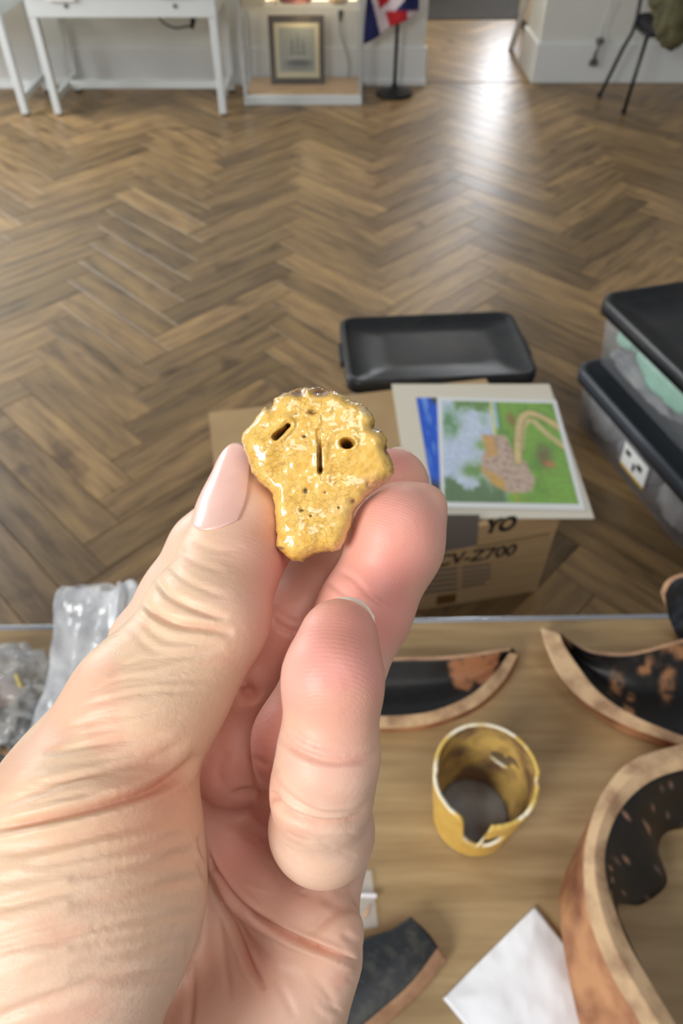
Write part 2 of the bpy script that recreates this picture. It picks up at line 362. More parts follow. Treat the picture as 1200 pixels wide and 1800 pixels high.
# framed ship print
t = thing('framed_picture', 'dark-framed print of a sailing ship inside the display case', 'picture', G(522, 152, 0.073))
yp = 5.60; a = Y(477, 150, yp); bq = Y(571, 30, yp); z0, z1 = 0.073, bq[2]; x0, x1 = a[0], Y(571, 150, yp)[0]
lean = lambda z: yp+0.12*(z-z0); fw = 0.036; M_fr = mat('dark_wood_frame', '2E2219', 0.5, '48371F', 40)
def slab(mb, xa, xb, za, zb, dy0, dy1, m=0):
    V = [(x, lean(z)+dy, z) for dy in (dy0, dy1) for x, z in ((xa, za), (xb, za), (xb, zb), (xa, zb))]
    return mb.add(V, [[0, 1, 2, 3], [7, 6, 5, 4], [0, 4, 5, 1], [1, 5, 6, 2], [2, 6, 7, 3], [3, 7, 4, 0]], m)
for s_ in ((x0, x1, z0, z0+fw), (x0, x1, z1-fw, z1), (x0, x0+fw, z0+fw, z1-fw), (x1-fw, x1, z0+fw, z1-fw)): slab(MB(), *s_, -0.012, 0.012).build('frame_rail', M_fr, t)
slab(MB(), x0+fw, x1-fw, z0+fw, z1-fw, -0.002, 0.008).build('mount', mat('cream_mount', 'D8CFA9', 0.7), t)
u0, u1, v0, v1 = x0+fw+0.03, x1-fw-0.03, z0+fw+0.035, z1-fw-0.03; nu, nv = 50, 70
uu, vv = np.meshgrid(np.linspace(0, 1, nu), np.linspace(0, 1, nv)); U = uu.ravel(); Vv = vv.ravel()
colr = np.tile(np.array([0.60, 0.62, 0.58]), (nu*nv, 1))
def blot(cx, cy, sx, sy, c, k=1.0):
    g_ = np.clip(k*np.exp(-(((U-cx)/sx)**2+((Vv-cy)/sy)**2)**2), 0, 1)[:, None]; colr[:] = colr*(1-g_)+np.array(c)*g_
blot(.52, .14, .40, .09, (.35, .36, .35), .6); blot(.55, .22, .36, .07, (.20, .21, .22), .9); blot(.5, .33, .34, .03, (.74, .74, .70), .6)
for mx, mh in ((.36, .2), (.52, .26), (.67, .2)):
    blot(mx, .40+mh, .018, mh, (.3, .31, .31), .9)
    for q in range(3): blot(mx, .44+q*mh*.55, .075-.012*q, .05, (.45, .47, .46), .8); blot(mx+.03, .43+q*mh*.55, .02, .05, (.3, .31, .31), .6)
V = [(u0+(u1-u0)*a_, lean(v0+(v1-v0)*b_)-0.0035, v0+(v1-v0)*b_) for a_, b_ in zip(U, Vv)]
F = [[j*nu+i, j*nu+i+1, (j+1)*nu+i+1, (j+1)*nu+i] for j in range(nv-1) for i in range(nu-1)]
mesh_obj('ship_print', V, F, mat('printed_paper', 'FFFFFF', 0.6, attr='Col'), t, colors=lina(colr))
slab(MB(), x0+fw, x1-fw, z0+fw, z1-fw, -0.008, -0.006).build('glazing', M_glass, t)
t = thing('case_cable', 'pale cable with black plug inside the display case', 'cable', Y(610, 110, 5.74))
MB().tube(spline([Y(598, 35, 5.74), Y(598, 55, 5.74), Y(605, 80, 5.74), Y(613, 110, 5.74), Y(611, 140, 5.74)], 16), 0.007, 8).build('cord', mat('grey_cord', 'A9A9A4', 0.5), t, True)
MB().tube([Y(599, 15, 5.74), Y(599, 22, 5.74), Y(598, 38, 5.74)], [0.016, 0.02, 0.01], 10).build('plug', M_black, t, True)
zs = 0.549
tag(MB().box((-0.57, 5.52, zs+0.06), (0.16, 0.12, 0.12), bev=0.008).build('card_box', mat('cream_card', 'D9C9A8', 0.6)), 'cream card box on the shelf of the glass case', 'box')
t = thing('model_boat', 'small red-brown model boat hull on the shelf of the glass case', 'model', (-0.30, 5.56, zs))
MB().loops([[(-0.30+x*sx, 5.56+y*sx*0.8, zs+z) for x, y in rrect(0.30, 0.10, 0.048)] for z, sx in ((0.0, .6), (0.03, .85), (0.07, 1.0), (0.10, 1.05))]).build('hull', mat('red_brown_paint', '6E2F22', 0.5), t, True)
MB().box((-0.30, 5.56, zs+0.14), (0.12, 0.05, 0.08), bev=0.01).build('cabin', mat('cream_paint', 'D8C7A0', 0.5), t)
t = thing('wooden_easel', 'small pale wooden easel on the shelf of the glass case', 'easel', (-0.46, 5.55, zs))
for dx in (-0.03, 0.03): MB().tube([(-0.46+dx*1.4, 5.50, zs), (-0.46+dx*0.3, 5.56, zs+0.2)], 0.009, 8).build('leg', mat('pale_wood', 'C9AC7E', 0.5), t)
MB().tube([(-0.46, 5.64, zs), (-0.46, 5.565, zs+0.19)], 0.008, 8).build('leg', mat('pale_wood', 'C9AC7E', 0.5), t)
tag(MB().loops([[(-0.02+r_*math.cos(2*math.pi*k/20), 5.55+r_*math.sin(2*math.pi*k/20), zs+z) for k in range(20)] for r_, z in ((.05, 0), (.075, .03), (.07, .07), (.05, .09), (.042, .088), (.06, .06), (.04, .02))]).build('small_pot', mat('buff_pot', 'B98F5C', 0.5, 'E3CFA5', 20), None, True), 'small buff pot at the right of the glass case shelf', 'pot')

# flag on a stand
fx, fy = 0.373, 5.62
t = thing('flag_stand', 'black pole on a round black base holding the union flag', 'stand', (fx, fy, 0))
MB().loops([[(fx+r_*math.cos(2*math.pi*k/32), fy+r_*math.sin(2*math.pi*k/32), z) for k in range(32)] for r_, z in ((.125, 0), (.13, .008), (.125, .022), (.05, .03), (.022, .05), (.018, .07))]).build('base', M_black, t, True)
MB().tube([(fx, fy, .05), (fx, fy, 1.75)], 0.0125, 14).build('pole', M_black, t, True)
MB().tube([(fx, fy, 1.75), (fx, fy, 1.77), (fx, fy, 1.80)], [0.013, 0.025, 0.004], 14).build('finial', mat('brass', 'B08A3C', 0.3, metal=1.0), t, True)
nu, nv = 60, 110; V = []; C = []
def incol(p, poly): return polyd(np.array([p[0]]), np.array([p[1]]), poly)[0] < 0
bot = [(638, 78), (668, 62), (684, 48), (716, 34), (735, 20)]
navy, red, wht = (.12, .14, .36), (.74, .13, .16), (.88, .82, .84)
for j in range(nv):
    tv = j/(nv-1)
    for i in range(nu):
        tu = i/(nu-1); px = 638+(736-638)*tu; pb = np.interp(px, [q[0] for q in bot], [q[1] for q in bot]); p = Y(px, pb, fy-0.03)
        top = 1.70; x = p[0]*(1-0.0*tv)+(fx-p[0])*tv**1.5*0.85; z = p[2]+(top-p[2])*tv
        yy = fy-0.035-0.022*math.sin(tu*11+tv*2.0)*(0.5+0.5*tv)
        V.append((x, yy, z)); P2 = proj(x, yy, z)[:2]
        if P2[1] > -60:
            c = navy
            if incol(P2, [(648, -60), (662, -60), (690, 50), (673, 62), (668, 60), (654, 0)]): c = wht
            if incol(P2, [(664, -60), (712, -60), (712, 0), (694, 19), (676, 20), (684, 0)]): c = wht
            if incol(P2, [(676, -60), (690, -60), (686, 0), (668, 16), (662, 0)]): c = red
            if incol(P2, [(676, 19), (735, 19), (718, 36), (690, 50), (684, 46)]): c = red
            if incol(P2, [(712, 4), (736, -8), (736, 19), (696, 19)]): c = navy
            if incol(P2, [(716, 20), (740, 20), (738, 30), (716, 33)]): c = wht
        else:
            k = (tu*2.2-tv*3.0) % 1.0; c = navy if k < .45 else (wht if k < .6 else (red if k < .8 else wht))
        C.append(c)
F = [[j*nu+i, j*nu+i+1, (j+1)*nu+i+1, (j+1)*nu+i] for j in range(nv-1) for i in range(nu-1)]
o = mesh_obj('union_flag', V, F, mat('flag_cloth', 'FFFFFF', 0.75, attr='Col'), None, True, colors=lina(np.array(C)))
md = o.modifiers.new('thickness', 'SOLIDIFY'); md.thickness = 0.002
tag(o, 'red, white and blue union flag draped from the black pole', 'flag')

# rod leaning in the corridor, wall latch
tag(MB().tube([G(897, 88, 0.0), (1.50, 6.80, 0.55), (1.545, 6.85, 1.1)], 0.022, 12).build('white_rod', M_white, None, True), 'white rod leaning in the corridor doorway', 'rod')
t = thing('wall_latch', 'small grey metal latch on the white wall beside the chair', 'latch', Y(1043, 113, WY+0.02)); M_gm = mat('grey_metal', '8D8A84', 0.4, metal=0.7)
yl = WY+0.022
MB().box(Y(1042, 110, yl), (0.06, 0.03, 0.04), bev=0.004).build('lower_bracket', M_gm, t); MB().box(Y(1054, 72, yl), (0.05, 0.03, 0.035), bev=0.004).build('upper_bracket', M_gm, t)
MB().tube([Y(1042, 110, yl-0.01), Y(1047, 90, yl-0.012), Y(1054, 72, yl-0.01)], 0.012, 10).build('rod', M_gm, t, True)
MB().tube([Y(1056, 70, yl+0.01), Y(1062, 40, yl+0.012), Y(1078, 0, yl+0.01)], 0.004, 8).build('wire', mat('pale_wire', 'C4C8C8', 0.5), t, True)

# chair with bag
t = thing('side_chair', 'black stacking chair with tubular legs against the right wall', 'chair', (2.1, 5.4, 0))
FLt = np.array([1.887, 5.217, 0]); BLt = np.array([1.81, 5.56, 0]); BRt = np.array([2.47, 5.60, 0]); FRt = np.array([2.43, 5.25, 0]); zs = 0.44
MB().tube([FLt, FLt+(0.035, 0.03, zs)], 0.0125, 12).build('leg', M_black, t, True)
MB().tube([FRt, FRt+(-0.035, 0.03, zs)], 0.0125, 12).build('leg', M_black, t, True)
for p, s_ in ((BLt, 1), (BRt, -1)): MB().tube(spline([p, p+(0.065*s_, -0.05, 0.30), p+(0.105*s_, -0.06, zs+0.02), p+(0.11*s_, 0.06, 0.85)], 20), 0.0125, 12).build('leg', M_black, t, True)
for p in (FLt, FRt, BLt, BRt): MB().tube([p-(0, 0, 0), p+(0, 0, 0.03)], 0.017, 12).build('foot', M_black, t)
MB().tube([BLt+(0.10, -0.06, zs), FLt+(0.035, 0.03, zs), FRt+(-0.035, 0.03, zs), BRt+(-0.10, -0.06, zs)], 0.0125, 12).build('seat_frame', M_black, t, True)
def xf(P, cx, cy, z): return [(cx+x, cy+y, z) for x, y in P]
MB().loops([xf(rrect(0.47*s_, 0.42*s_, 0.08), 2.16, 5.39, z) for s_, z in ((.94, .435), (1, .445), (1, .475), (.96, .492), (.7, .495))]).build('seat', mat('black_fabric', '1C1C20', 0.8), t, True)
MB().loops([[(2.16+x, 5.63+0.05*(z/0.3)+0.02*math.cos(x*6), 0.78+z) for x, z in [(px*s_, pz*s_) for px, pz in rrect(0.44, 0.32, 0.08)]] for s_ in (0.96,)]+[[(2.16+x, 5.60+0.05*(z/0.3), 0.78+z) for x, z in rrect(0.44, 0.32, 0.08)]]).build('backrest', mat('black_fabric', '1C1C20', 0.8), t)
def blob(c, size, seed, amp=0.25, sc=2.2, sub=4, zmin=None, ridge=False):
    bm = bmesh.new(); bmesh.ops.create_icosphere(bm, subdivisions=sub, radius=1.0)
    V = []
    for v in bm.verts:
        p = v.co; n_ = fbm(p, sc, seed)
        if ridge: n_ = (0.5-abs(n_))*1.2+0.35*fbm(p, sc*3, seed+5)
        k = 1+amp*n_; q = [c[i]+p[i]*k*size[i] for i in range(3)]
        if zmin is not None: q[2] = max(q[2], zmin+0.001*(1+n_))
        V.append(q)
    bm.verts.index_update(); F = [[v.index for v in f.verts] for f in bm.faces]; bm.free(); return V, F
t = thing('canvas_bag', 'khaki canvas bag slumped on the black chair seat', 'bag', (2.07, 5.36, 0.495)); M_kh = mat('khaki_canvas', '6E6A4B', 0.85, '4F4C36', 9, bump=0.4, bscale=90)
mesh_obj('bag_body', *blob((2.07, 5.37, 0.66), (0.17, 0.15, 0.17), 3, 0.22, 1.8, zmin=0.497), M_kh, t, True)
mesh_obj('front_flap', *blob((2.06, 5.205, 0.53), (0.13, 0.05, 0.15), 8, 0.2, 2.0), M_kh, t, True)
# ================================================================ boxes on the floor
M_clear = mat('clear_polypropylene', 'C9CCD0', 0.25, alpha=0.2, spec=0.5); M_lid = mat('black_plastic_lid', '1E2126', 0.38, '2C2C2C', 14, bump=0.1, bscale=40)
M_lidgrey = mat('charcoal_plastic_lid', '363B42', 0.42)
def frame(org, e1, n1, n2, z):
    "local frame: org = corner, e1 = direction of the first side, e2 to its left"
    e1 = np.array([e1[0], e1[1]])/math.hypot(*e1); e2 = np.array([-e1[1], e1[0]])
    c = np.array(org[:2])+e1*n1/2+e2*n2/2
    return lambda x, y, zz: (c[0]+e1[0]*x+e2[0]*y, c[1]+e1[1]*x+e2[1]*y, z+zz)
def storage_box(label, org, e1, w1, w2, h, z, lidm, group=None):
    T = frame(org, e1, w1, w2, z); t = thing('storage_box', label, 'box', T(0, 0, 0), group)
    lp = lambda s1, s2, r, zz: [T(x, y, zz) for x, y in rrect(w1*s1, w2*s2, r)]
    hb = h-0.035
    MB().loops([lp(.86, .84, .04, 0.002), lp(.88, .86, .04, 0.0), lp(.95, .94, .045, hb), lp(.935, .92, .045, hb), lp(.865, .84, .04, 0.006)]).build('body', M_clear, t, True)
    ld = MB().loops([lp(.965, .955, .05, hb-0.012), lp(.995, .99, .05, hb-0.016), lp(1.0, 1.0, .05, hb+0.006), lp(.995, .99, .05, h-0.004), lp(.975, .965, .048, h), lp(.945, .925, .045, h-0.002), lp(.93, .90, .04, h-0.018), lp(.5, .45, .03, h-0.016)]).build('lid', lidm, t, True)
    for s_ in (-1, 1):
        MB().box(T(s_*(w1/2+0.002), 0, h-0.03), (0.022, 0.12, 0.03), math.atan2(e1[1], e1[0]), 0.006).build('clip', lidm, t)
    return t, T
storage_box('clear storage box with black lid standing behind the cardboard box', (0.02, 1.94), (0.645, 0.05), 0.655, 0.41, 0.20, 0.0, M_lid)
E1 = (0.277, -0.961)
def place(org, e1, w1): return org
lo, TL = storage_box('lower clear storage box with charcoal lid, sticker on its side', (0.79, 2.03), E1, 0.74, 0.47, 0.22, 0.0, M_lidgrey, 'stacked storage boxes')
hi, TH = storage_box('upper clear storage box with black lid and green cloth inside', (0.825, 2.085), E1, 0.70, 0.45, 0.225, 0.2205, M_lid, 'stacked storage boxes')
# contents: T(x along the long side, y to the right of the photo, height)
M_green = mat('mint_cloth', 'B4F0D4', 0.8, '8FD8B6', 6); M_gbag = mat('grey_polythene', 'DAD8D8', 0.3, '908E96', 9, alpha=0.85); M_dbag = mat('dark_sherd_bag', '807E88', 0.45, 'D6D2D6', 8)
M_dkcl = mat('slate_cloth', '4A5468', 0.8)
def inside(name, label, cat, T, x, y, z, size, m, seed, group=None):
    V, F = blob((x, y, z), size, seed, 0.35, 2.0, 4, zmin=0.009, ridge=True); V = np.array(V)
    V[:, 0] = np.clip(V[:, 0], -.295, .295); V[:, 1] = np.clip(V[:, 1], -.182+.004*np.sin(V[:, 0]*90), .182); V[:, 2] = np.minimum(V[:, 2], .168)
    o = mesh_obj(name, [T(*v) for v in V], F, m, None, True); return tag(o, label, cat, group)
inside('green_cloth', 'crumpled mint green cloth inside the upper storage box', 'cloth', TH, 0.0, -0.12, 0.11, (0.14, 0.09, 0.055), M_green, 3)
inside('green_cloth', 'folded mint green cloth corner at the far end of the upper box', 'cloth', TH, -0.22, -0.12, 0.125, (0.05, 0.07, 0.035), M_green, 6)
inside('polythene_bag', 'grey polythene bag low in the upper storage box', 'bag', TH, -0.10, -0.13, 0.028, (0.18, 0.05, 0.018), M_gbag, 9)
inside('slate_cloth', 'dark slate cloth beside the green cloth in the upper box', 'cloth', TH, 0.23, -0.10, 0.12, (0.05, 0.08, 0.04), M_dkcl, 12)
for i, (x, s_, lb) in enumerate(((-0.22, 21, 'grey bag of finds at the far end of the lower box'), (-0.02, 22, 'dark bag of finds in the middle of the lower box'), (0.20, 23, 'pale bag of finds at the near end of the lower box'))):
    inside('finds_bag', lb, 'bag', TL, x*1.05, -0.09, 0.08, (0.088, 0.13, 0.095), (M_gbag, M_dbag, M_gbag)[i], s_, 'bags of finds in the lower box')
# sticker on the near long side of the lower box
st = thing('box_sticker', 'white sticker with yellow edge on the lower storage box', 'sticker', TL(-0.02, -0.222, 0.09)); rz = math.atan2(E1[1], E1[0])
def side_pt(x, z): return TL(x, -(0.47*(0.43+0.04*z/0.185))-0.004, z)
def side_quad(xa, xb, za, zb, d=0.0):
    q = np.array([side_pt(xa, za), side_pt(xb, za), side_pt(xb, zb), side_pt(xa, zb)]); n = np.cross(q[1]-q[0], q[3]-q[0]); n /= np.linalg.norm(n)
    f = q+n*(0.0015+d); bk = q+n*d; return MB().add(np.vstack([f, bk]), [[0, 1, 2, 3], [7, 6, 5, 4], [0, 4, 5, 1], [1, 5, 6, 2], [2, 6, 7, 3], [3, 7, 4, 0]])
side_quad(-0.03, 0.10, 0.055, 0.145).build('paper', mat('white_paper', 'F3F4F2', 0.6), st)
side_quad(-0.03, 0.10, 0.050, 0.060, 0.001).build('yellow_edge', mat('yellow_ink', 'C9A227', 0.6), st)
for xa, xb, za, zb in ((-0.015, 0.01, .11, .128), (0.05, 0.075, .10, .12), (0.03, 0.042, .075, .105)): side_quad(xa, xb, za, zb, 0.002).build('dark_mark', mat('black_ink', '2A2A2C', 0.7), st)

# cardboard box
M_card = mat('brown_cardboard', 'B89A70', 0.85, 'AD8F66', 6, (1, 1, 12)); M_card_in = mat('cardboard_print_grey', '6F6660', 0.85); M_ink = mat('box_ink', '1D1A18', 0.8)
al = math.radians(11); e1 = np.array([math.cos(al), math.sin(al)]); e2 = np.array([-e1[1], e1[0]]); FRc = np.array([0.553, 1.228]); wB, dB, hB = 0.62, 0.58, 0.315
FLc = FRc-e1*wB
def B(x, y, z): p = FLc+e1*x+e2*y; return (p[0], p[1], z)
t = thing('cardboard_box', 'brown cardboard box with black lettering under the prints', 'box', B(wB/2, dB/2, 0)); th = 0.005
def bslab(xa, xb, ya, yb, za, zb): return MB().box(B((xa+xb)/2, (ya+yb)/2, (za+zb)/2), (abs(xb-xa), abs(yb-ya), abs(zb-za)), al)
fr = bslab(0, wB, 0, th, 0, hB).build('front_panel', M_card, t); bslab(0, wB, dB-th, dB, 0, hB).build('back_panel', M_card, t)
bslab(0, th, th, dB-th, 0, hB).build('side_panel', M_card, t); bslab(wB-th, wB, th, dB-th, 0, hB).build('side_panel', M_card, t); bslab(th, wB-th, th, dB-th, 0, th).build('bottom_panel', M_card, t)
bslab(0, wB, 0, dB/2-0.002, hB, hB+th).build('top_flap', M_card, t); bslab(0, wB, dB/2+0.002, dB, hB, hB+th).build('top_flap', M_card, t)
bslab(-0.225, -0.001, 0.0, dB, hB-0.004, hB+0.001).build('side_flap', M_card, t)
def on_front(px, py):
    r = ray(px, py); n = np.array([e2[0], e2[1], 0]); o_ = np.array([0, 0, HCAM]); k = (np.array([FLc[0], FLc[1], 0])-o_)@n/(r@n); p = o_+r*k
    return (p[:2]-FLc)@e1, p[2]
def stamp(name, txt, px0, py0, px1, capx, m, parent, bold=0.05):
    "text on the front panel: baseline from pixel (px0, py0) to px1, cap height from capx pixels"
    u0, z0 = on_front(px0, py0); u1, _ = on_front(px1, py0); _, z1 = on_front(px0, py0-capx)
    cu = bpy.data.curves.new(name, 'FONT'); cu.body = txt; cu.extrude = 0.0; cu.offset = bold; ob = bpy.data.objects.new(name, cu); COL.objects.link(ob)
    bpy.context.view_layer.update(); dg = bpy.context.evaluated_depsgraph_get(); me = bpy.data.meshes.new_from_object(ob.evaluated_get(dg)); bpy.data.objects.remove(ob)
    co = np.array([v.co for v in me.vertices]); F = [list(p.vertices) for p in me.polygons]
    a = co.min(0); b_ = co.max(0); X = (co[:, 0]-a[0])/(b_[0]-a[0])*(u1-u0)+u0; Z = co[:, 1]/(b_[1])*(z1-z0)+z0; X = X+0.12*(Z-z0)
    mesh_obj(name, [B(x, -0.0012, z) for x, z in zip(X, Z)], F, m, parent)
stamp('lettering', 'YO', 846, 938, 900, 24, M_ink, fr); stamp('lettering', 'CV-Z700', 764, 996, 897, 19, M_ink, fr, 0.022)
def fpatch(name, poly, m, d=0.0008):
    pts = [on_front(*p) for p in poly]; f = [B(u, -d, z) for u, z in pts]; bk = [B(u, 0.0005, z) for u, z in pts]; n = len(pts)
    MB().add(f+bk, [list(range(n)), list(range(2*n-1, n-1, -1))]+[[k, (k+1) % n+0, n+(k+1) % n, n+k] for k in range(n)]).build(name, m, fr)
fpatch('printed_panel', [(700, 985), (838, 958), (842, 905), (700, 905)], M_card_in)
fpatch('tape_seam', [(838, 963), (966, 940), (966, 936), (838, 959)], mat('card_seam', '8E7452', 0.8))
for k in range(5): fpatch('text_line', [(735, 1008+k*9), (803, 1001+k*9), (803, 997+k*9), (735, 1004+k*9)], M_card_in); fpatch('text_line', [(812, 1000+k*8), (862-(k == 4)*10, 994+k*8), (862-(k == 4)*10, 990.5+k*8), (812, 996.5+k*8)], M_card_in)
fpatch('brown_tape', [(766, 1063), (800, 1058), (802, 1043), (768, 1048)], mat('brown_tape', '6B4A22', 0.4))

# prints on the box
zp = hB+th+0.002
def sheet(px, z, th_=0.002):
    a = [G(*p, z) for p in px]; n = len(px); return a+[q-np.array([0, 0, th_]) for q in a], [list(range(n))[::-1], list(range(n, 2*n))]+[[k, (k+1) % n, n+(k+1) % n, n+k] for k in range(n)]
M_mat = mat('cream_mount_board', 'DAD3C0', 0.7)
t = thing('mounted_print', 'cream mounted print with a blue picture lying on the cardboard box', 'print', G(860, 800, zp))
mesh_obj('mount_board', *sheet([(688, 675), (965, 675), (1044, 911), (724, 911)], zp+0.002), M_mat, t)
def grid_pic(quad, z, nu, nv, fn, name, parent):
    q = [np.array(p, float) for p in quad]; W = [G(*p, z) for p in quad]; V = []; UV = []
    for j in range(nv):
        for i in range(nu):
            a, b_ = i/(nu-1), j/(nv-1); V.append((W[0]*(1-a)+W[1]*a)*(1-b_)+(W[3]*(1-a)+W[2]*a)*b_); UV.append((a, b_))
    F = [[j*nu+i, (j+1)*nu+i, (j+1)*nu+i+1, j*nu+i+1] for j in range(nv-1) for i in range(nu-1)]
    UV = np.array(UV); return mesh_obj(name, V, F, mat('printed_paper', 'FFFFFF', 0.6, attr='Col'), parent, colors=lina(fn(UV[:, 0], UV[:, 1], V)))
def blue_fn(U, V, P):
    c = np.tile(np.array([.16, .36, .80]), (len(U), 1)); n_ = nz2(U, V, 4, 3)
    c = mixc(c, sstep(.0, .5, n_)*.8, (.50, .66, .92)); c = mixc(c, sstep(.85, 1.0, U+.25*n_)*.9, (.30, .28, .24)); c = mixc(c, sstep(.74, .84, V+.1*n_), (.28, .27, .25)); c = mixc(c, sstep(.1, .0, V)*sstep(.5, .8, U), (.22, .22, .2)); return c
grid_pic([(731, 699), (772, 699), (786, 893), (764, 893)], zp+0.0028, 24, 90, blue_fn, 'blue_picture', t)
def scape(U, V, P):
    n1 = .7*nz2(U, V, 5, 1); n2 = .7*nz2(U, V, 14, 2); n3 = .8*nz2(U, V, 30, 5)
    c = np.tile(np.array([.78, .83, .90]), (len(U), 1)); c = mixc(c, sstep(-.5, .9, n1)*.5, (.68, .75, .89))
    g = sstep(.44, .50, U+.04*n1); c = mixc(c, g, (.46, .66, .16)); c = mixc(c, g*sstep(-.1, .6, n1)*.7, (.33, .54, .08)); c = mixc(c, g*sstep(.55, .9, V)*sstep(.75, .5, U)*.5, (.50, .66, .14))
    c = mixc(c, sstep(.14, .02, V+.10*n2-.02)*sstep(.08, .14, U)*sstep(.52, .44, U), (.38, .55, .24))
    c = mixc(c, np.exp(-((U-.07)/.07)**2-((V-.24)/.13)**2)*(1.1+1.2*n2), (.36, .58, .36)); c = mixc(c, sstep(.80, .88, V+.12*n2)*sstep(.50, .44, U), (.33, .47, .28))
    c = mixc(c, np.exp(-((U-.27)/.10)**2-((V-.72)/.08)**2)*(1.2+1.5*n2), (.42, .60, .30)); c = mixc(c, np.exp(-((U-.33)/.06)**2-((V-.47)/.05)**2)*1.2, (.52, .70, .42)); c = mixc(c, np.exp(-((U-.36)/.04)**2-((V-.20)/.07)**2)*.7, (.60, .74, .64))
    c = mixc(c, (np.abs(U-.445) < .012)*sstep(.40, .34, V), (.84, .84, .52)); c = mixc(c, (np.abs(U-.475) < .012)*sstep(.32, .26, V), (.62, .77, .84)); c = mixc(c, (np.abs(U-.50) < .012)*sstep(.36, .30, V), (.40, .58, .22))
    b1 = polyd(U, V, [(.33, .36), (.53, .36), (.57, .52), (.66, .62), (.71, .80), (.66, .90), (.52, .92), (.40, .86), (.30, .74), (.31, .58), (.36, .50)])
    bm_ = sstep(.012, -.012, b1); c = mixc(c, bm_, (.76, .66, .58)); c = mixc(c, bm_*sstep(.1, .4, n3)*.7, (.55, .42, .38)); c = mixc(c, bm_*sstep(-.1, -.45, n3)*.6, (.86, .78, .72))
    c = mixc(c, sstep(.02, -.02, polyd(U, V, [(.33, .37), (.42, .37), (.45, .55), (.36, .60)])), (.80, .62, .34)); c = mixc(c, sstep(.03, -.03, polyd(U, V, [(.29, .68), (.36, .72), (.46, .80), (.47, .89), (.38, .84)])), (.80, .62, .24))
    d1, _ = polyl(U, V, spline([(.60, .62), (.63, .40), (.68, .20), (.76, .12), (.86, .15), (.97, .24), (1.05, .33)], 24)); d2, _ = polyl(U, V, spline([(.64, .50), (.70, .26), (.78, .20), (.88, .33), (1.0, .47)], 20))
    c = mixc(c, sstep(.035, .022, d1), (.83, .73, .50)); c = mixc(c, sstep(.030, .018, d2), (.80, .72, .50)); c = mixc(c, sstep(.010, .004, np.abs(d1-.036))*.5, (.42, .46, .16))
    c = mixc(c, np.exp(-((U-.82)/.05)**2-((V-.56)/.10)**2)*(1.0+1.6*n3), (.45, .33, .20)); c = mixc(c, np.exp(-((U-.85)/.035)**2-((V-.64)/.025)**2)*1.2, (.80, .45, .24)); c = mixc(c, np.exp(-((U-.60)/.03)**2-((V-.19)/.06)**2)*1.2, (.55, .40, .16))
    c = mixc(c, sstep(.72, .78, U)*0+sstep(.03, .0, np.abs(U-.55))*sstep(.88, .93, V), (.62, .66, .10)); return np.clip(c*(1+.10*n3[:, None]), 0, 1)
t = thing('landscape_print', 'landscape painting print of a stone ruin and green fields in a clear sleeve', 'print', G(890, 800, zp+0.004))
mesh_obj('white_border', *sheet([(768, 698), (977, 703), (1029, 896), (776, 891)], zp+0.0055), mat('white_print_paper', 'E4E6E4', 0.5), t)
grid_pic([(776, 704), (971, 709), (1017, 886), (781, 882)], zp+0.0060, 130, 110, scape, 'picture', t)
mesh_obj('clear_sleeve', *sheet([(766, 690), (974, 694), (1046, 912), (772, 906)], zp+0.0085, 0.0006), mat('clear_sleeve', 'FFFFFF', 0.06, alpha=0.04, spec=0.6, bump=0.3, bscale=9, bdist=0.01), t)
# ================================================================ the table and the finds on it
TZ = 0.74
def wood_mat():
    m = bpy.data.materials.new('oak_laminate'); m.use_nodes = True; N = m.node_tree.nodes; K = m.node_tree.links; b = N['Principled BSDF']
    tc = N.new('ShaderNodeTexCoord'); mp = N.new('ShaderNodeMapping'); mp.inputs['Scale'].default_value = (1.2, 14, 1); K.new(tc.outputs['Object'], mp.inputs[0])
    n1 = N.new('ShaderNodeTexNoise'); n1.inputs['Scale'].default_value = 3.5; n1.inputs['Detail'].default_value = 7; n1.inputs['Roughness'].default_value = .6; K.new(mp.outputs[0], n1.inputs['Vector'])
    cr = N.new('ShaderNodeValToRGB'); e = cr.color_ramp.elements; e[0].position = .3; e[0].color = lin('8F7550')+(1,); e[1].position = .7; e[1].color = lin('B39A72')+(1,); K.new(n1.outputs[0], cr.inputs[0]); K.new(cr.outputs[0], b.inputs['Base Color'])
    b.inputs['Roughness'].default_value = 0.42; return m
t = thing('work_table', 'oak laminate work table with silver edge under the pottery finds', 'table', (0, 0.22, 0))
al2 = math.radians(1.2); R3 = Matrix.Rotation(al2, 3, 'Z')
def TB(x, y): return (x*math.cos(al2)-y*math.sin(al2), x*math.sin(al2)+y*math.cos(al2))
M_tt = wood_mat(); tx = TB(-0.4, 0.225); MB().box((tx[0], tx[1], TZ-0.0125), (2.7, 0.76, 0.025), al2).build('table_top', M_tt, t)  # left end runs on out of view, lengthened to shade the floor beyond
M_sil = mat('silver_edge', 'C3C9D2', 0.25, metal=0.9)
p = TB(-.4, 0.609); MB().box((p[0], p[1], TZ-0.011), (2.7, 0.008, 0.026), al2, 0.002).build('edge_trim', M_sil, t)
p = TB(-.4, -0.159); MB().box((p[0], p[1], TZ-0.011), (2.7, 0.008, 0.026), al2, 0.002).build('edge_trim', M_sil, t)
for x in (-1.69, 0.88):
    for y in (-0.10, 0.55):
        p = TB(x, y); MB().box((p[0], p[1], (TZ-0.025)/2), (0.04, 0.04, TZ-0.025), al2, 0.004).build('leg', M_black, t)
M_terra = mat('terracotta', 'BC8A62', 0.75, '86563E', 26, contrast=(.38, .68), bump=0.25, bscale=90); M_buff = mat('buff_rim', 'C9A983', 0.7, '98775A', 34, contrast=(.4, .66), bump=0.2, bscale=110)
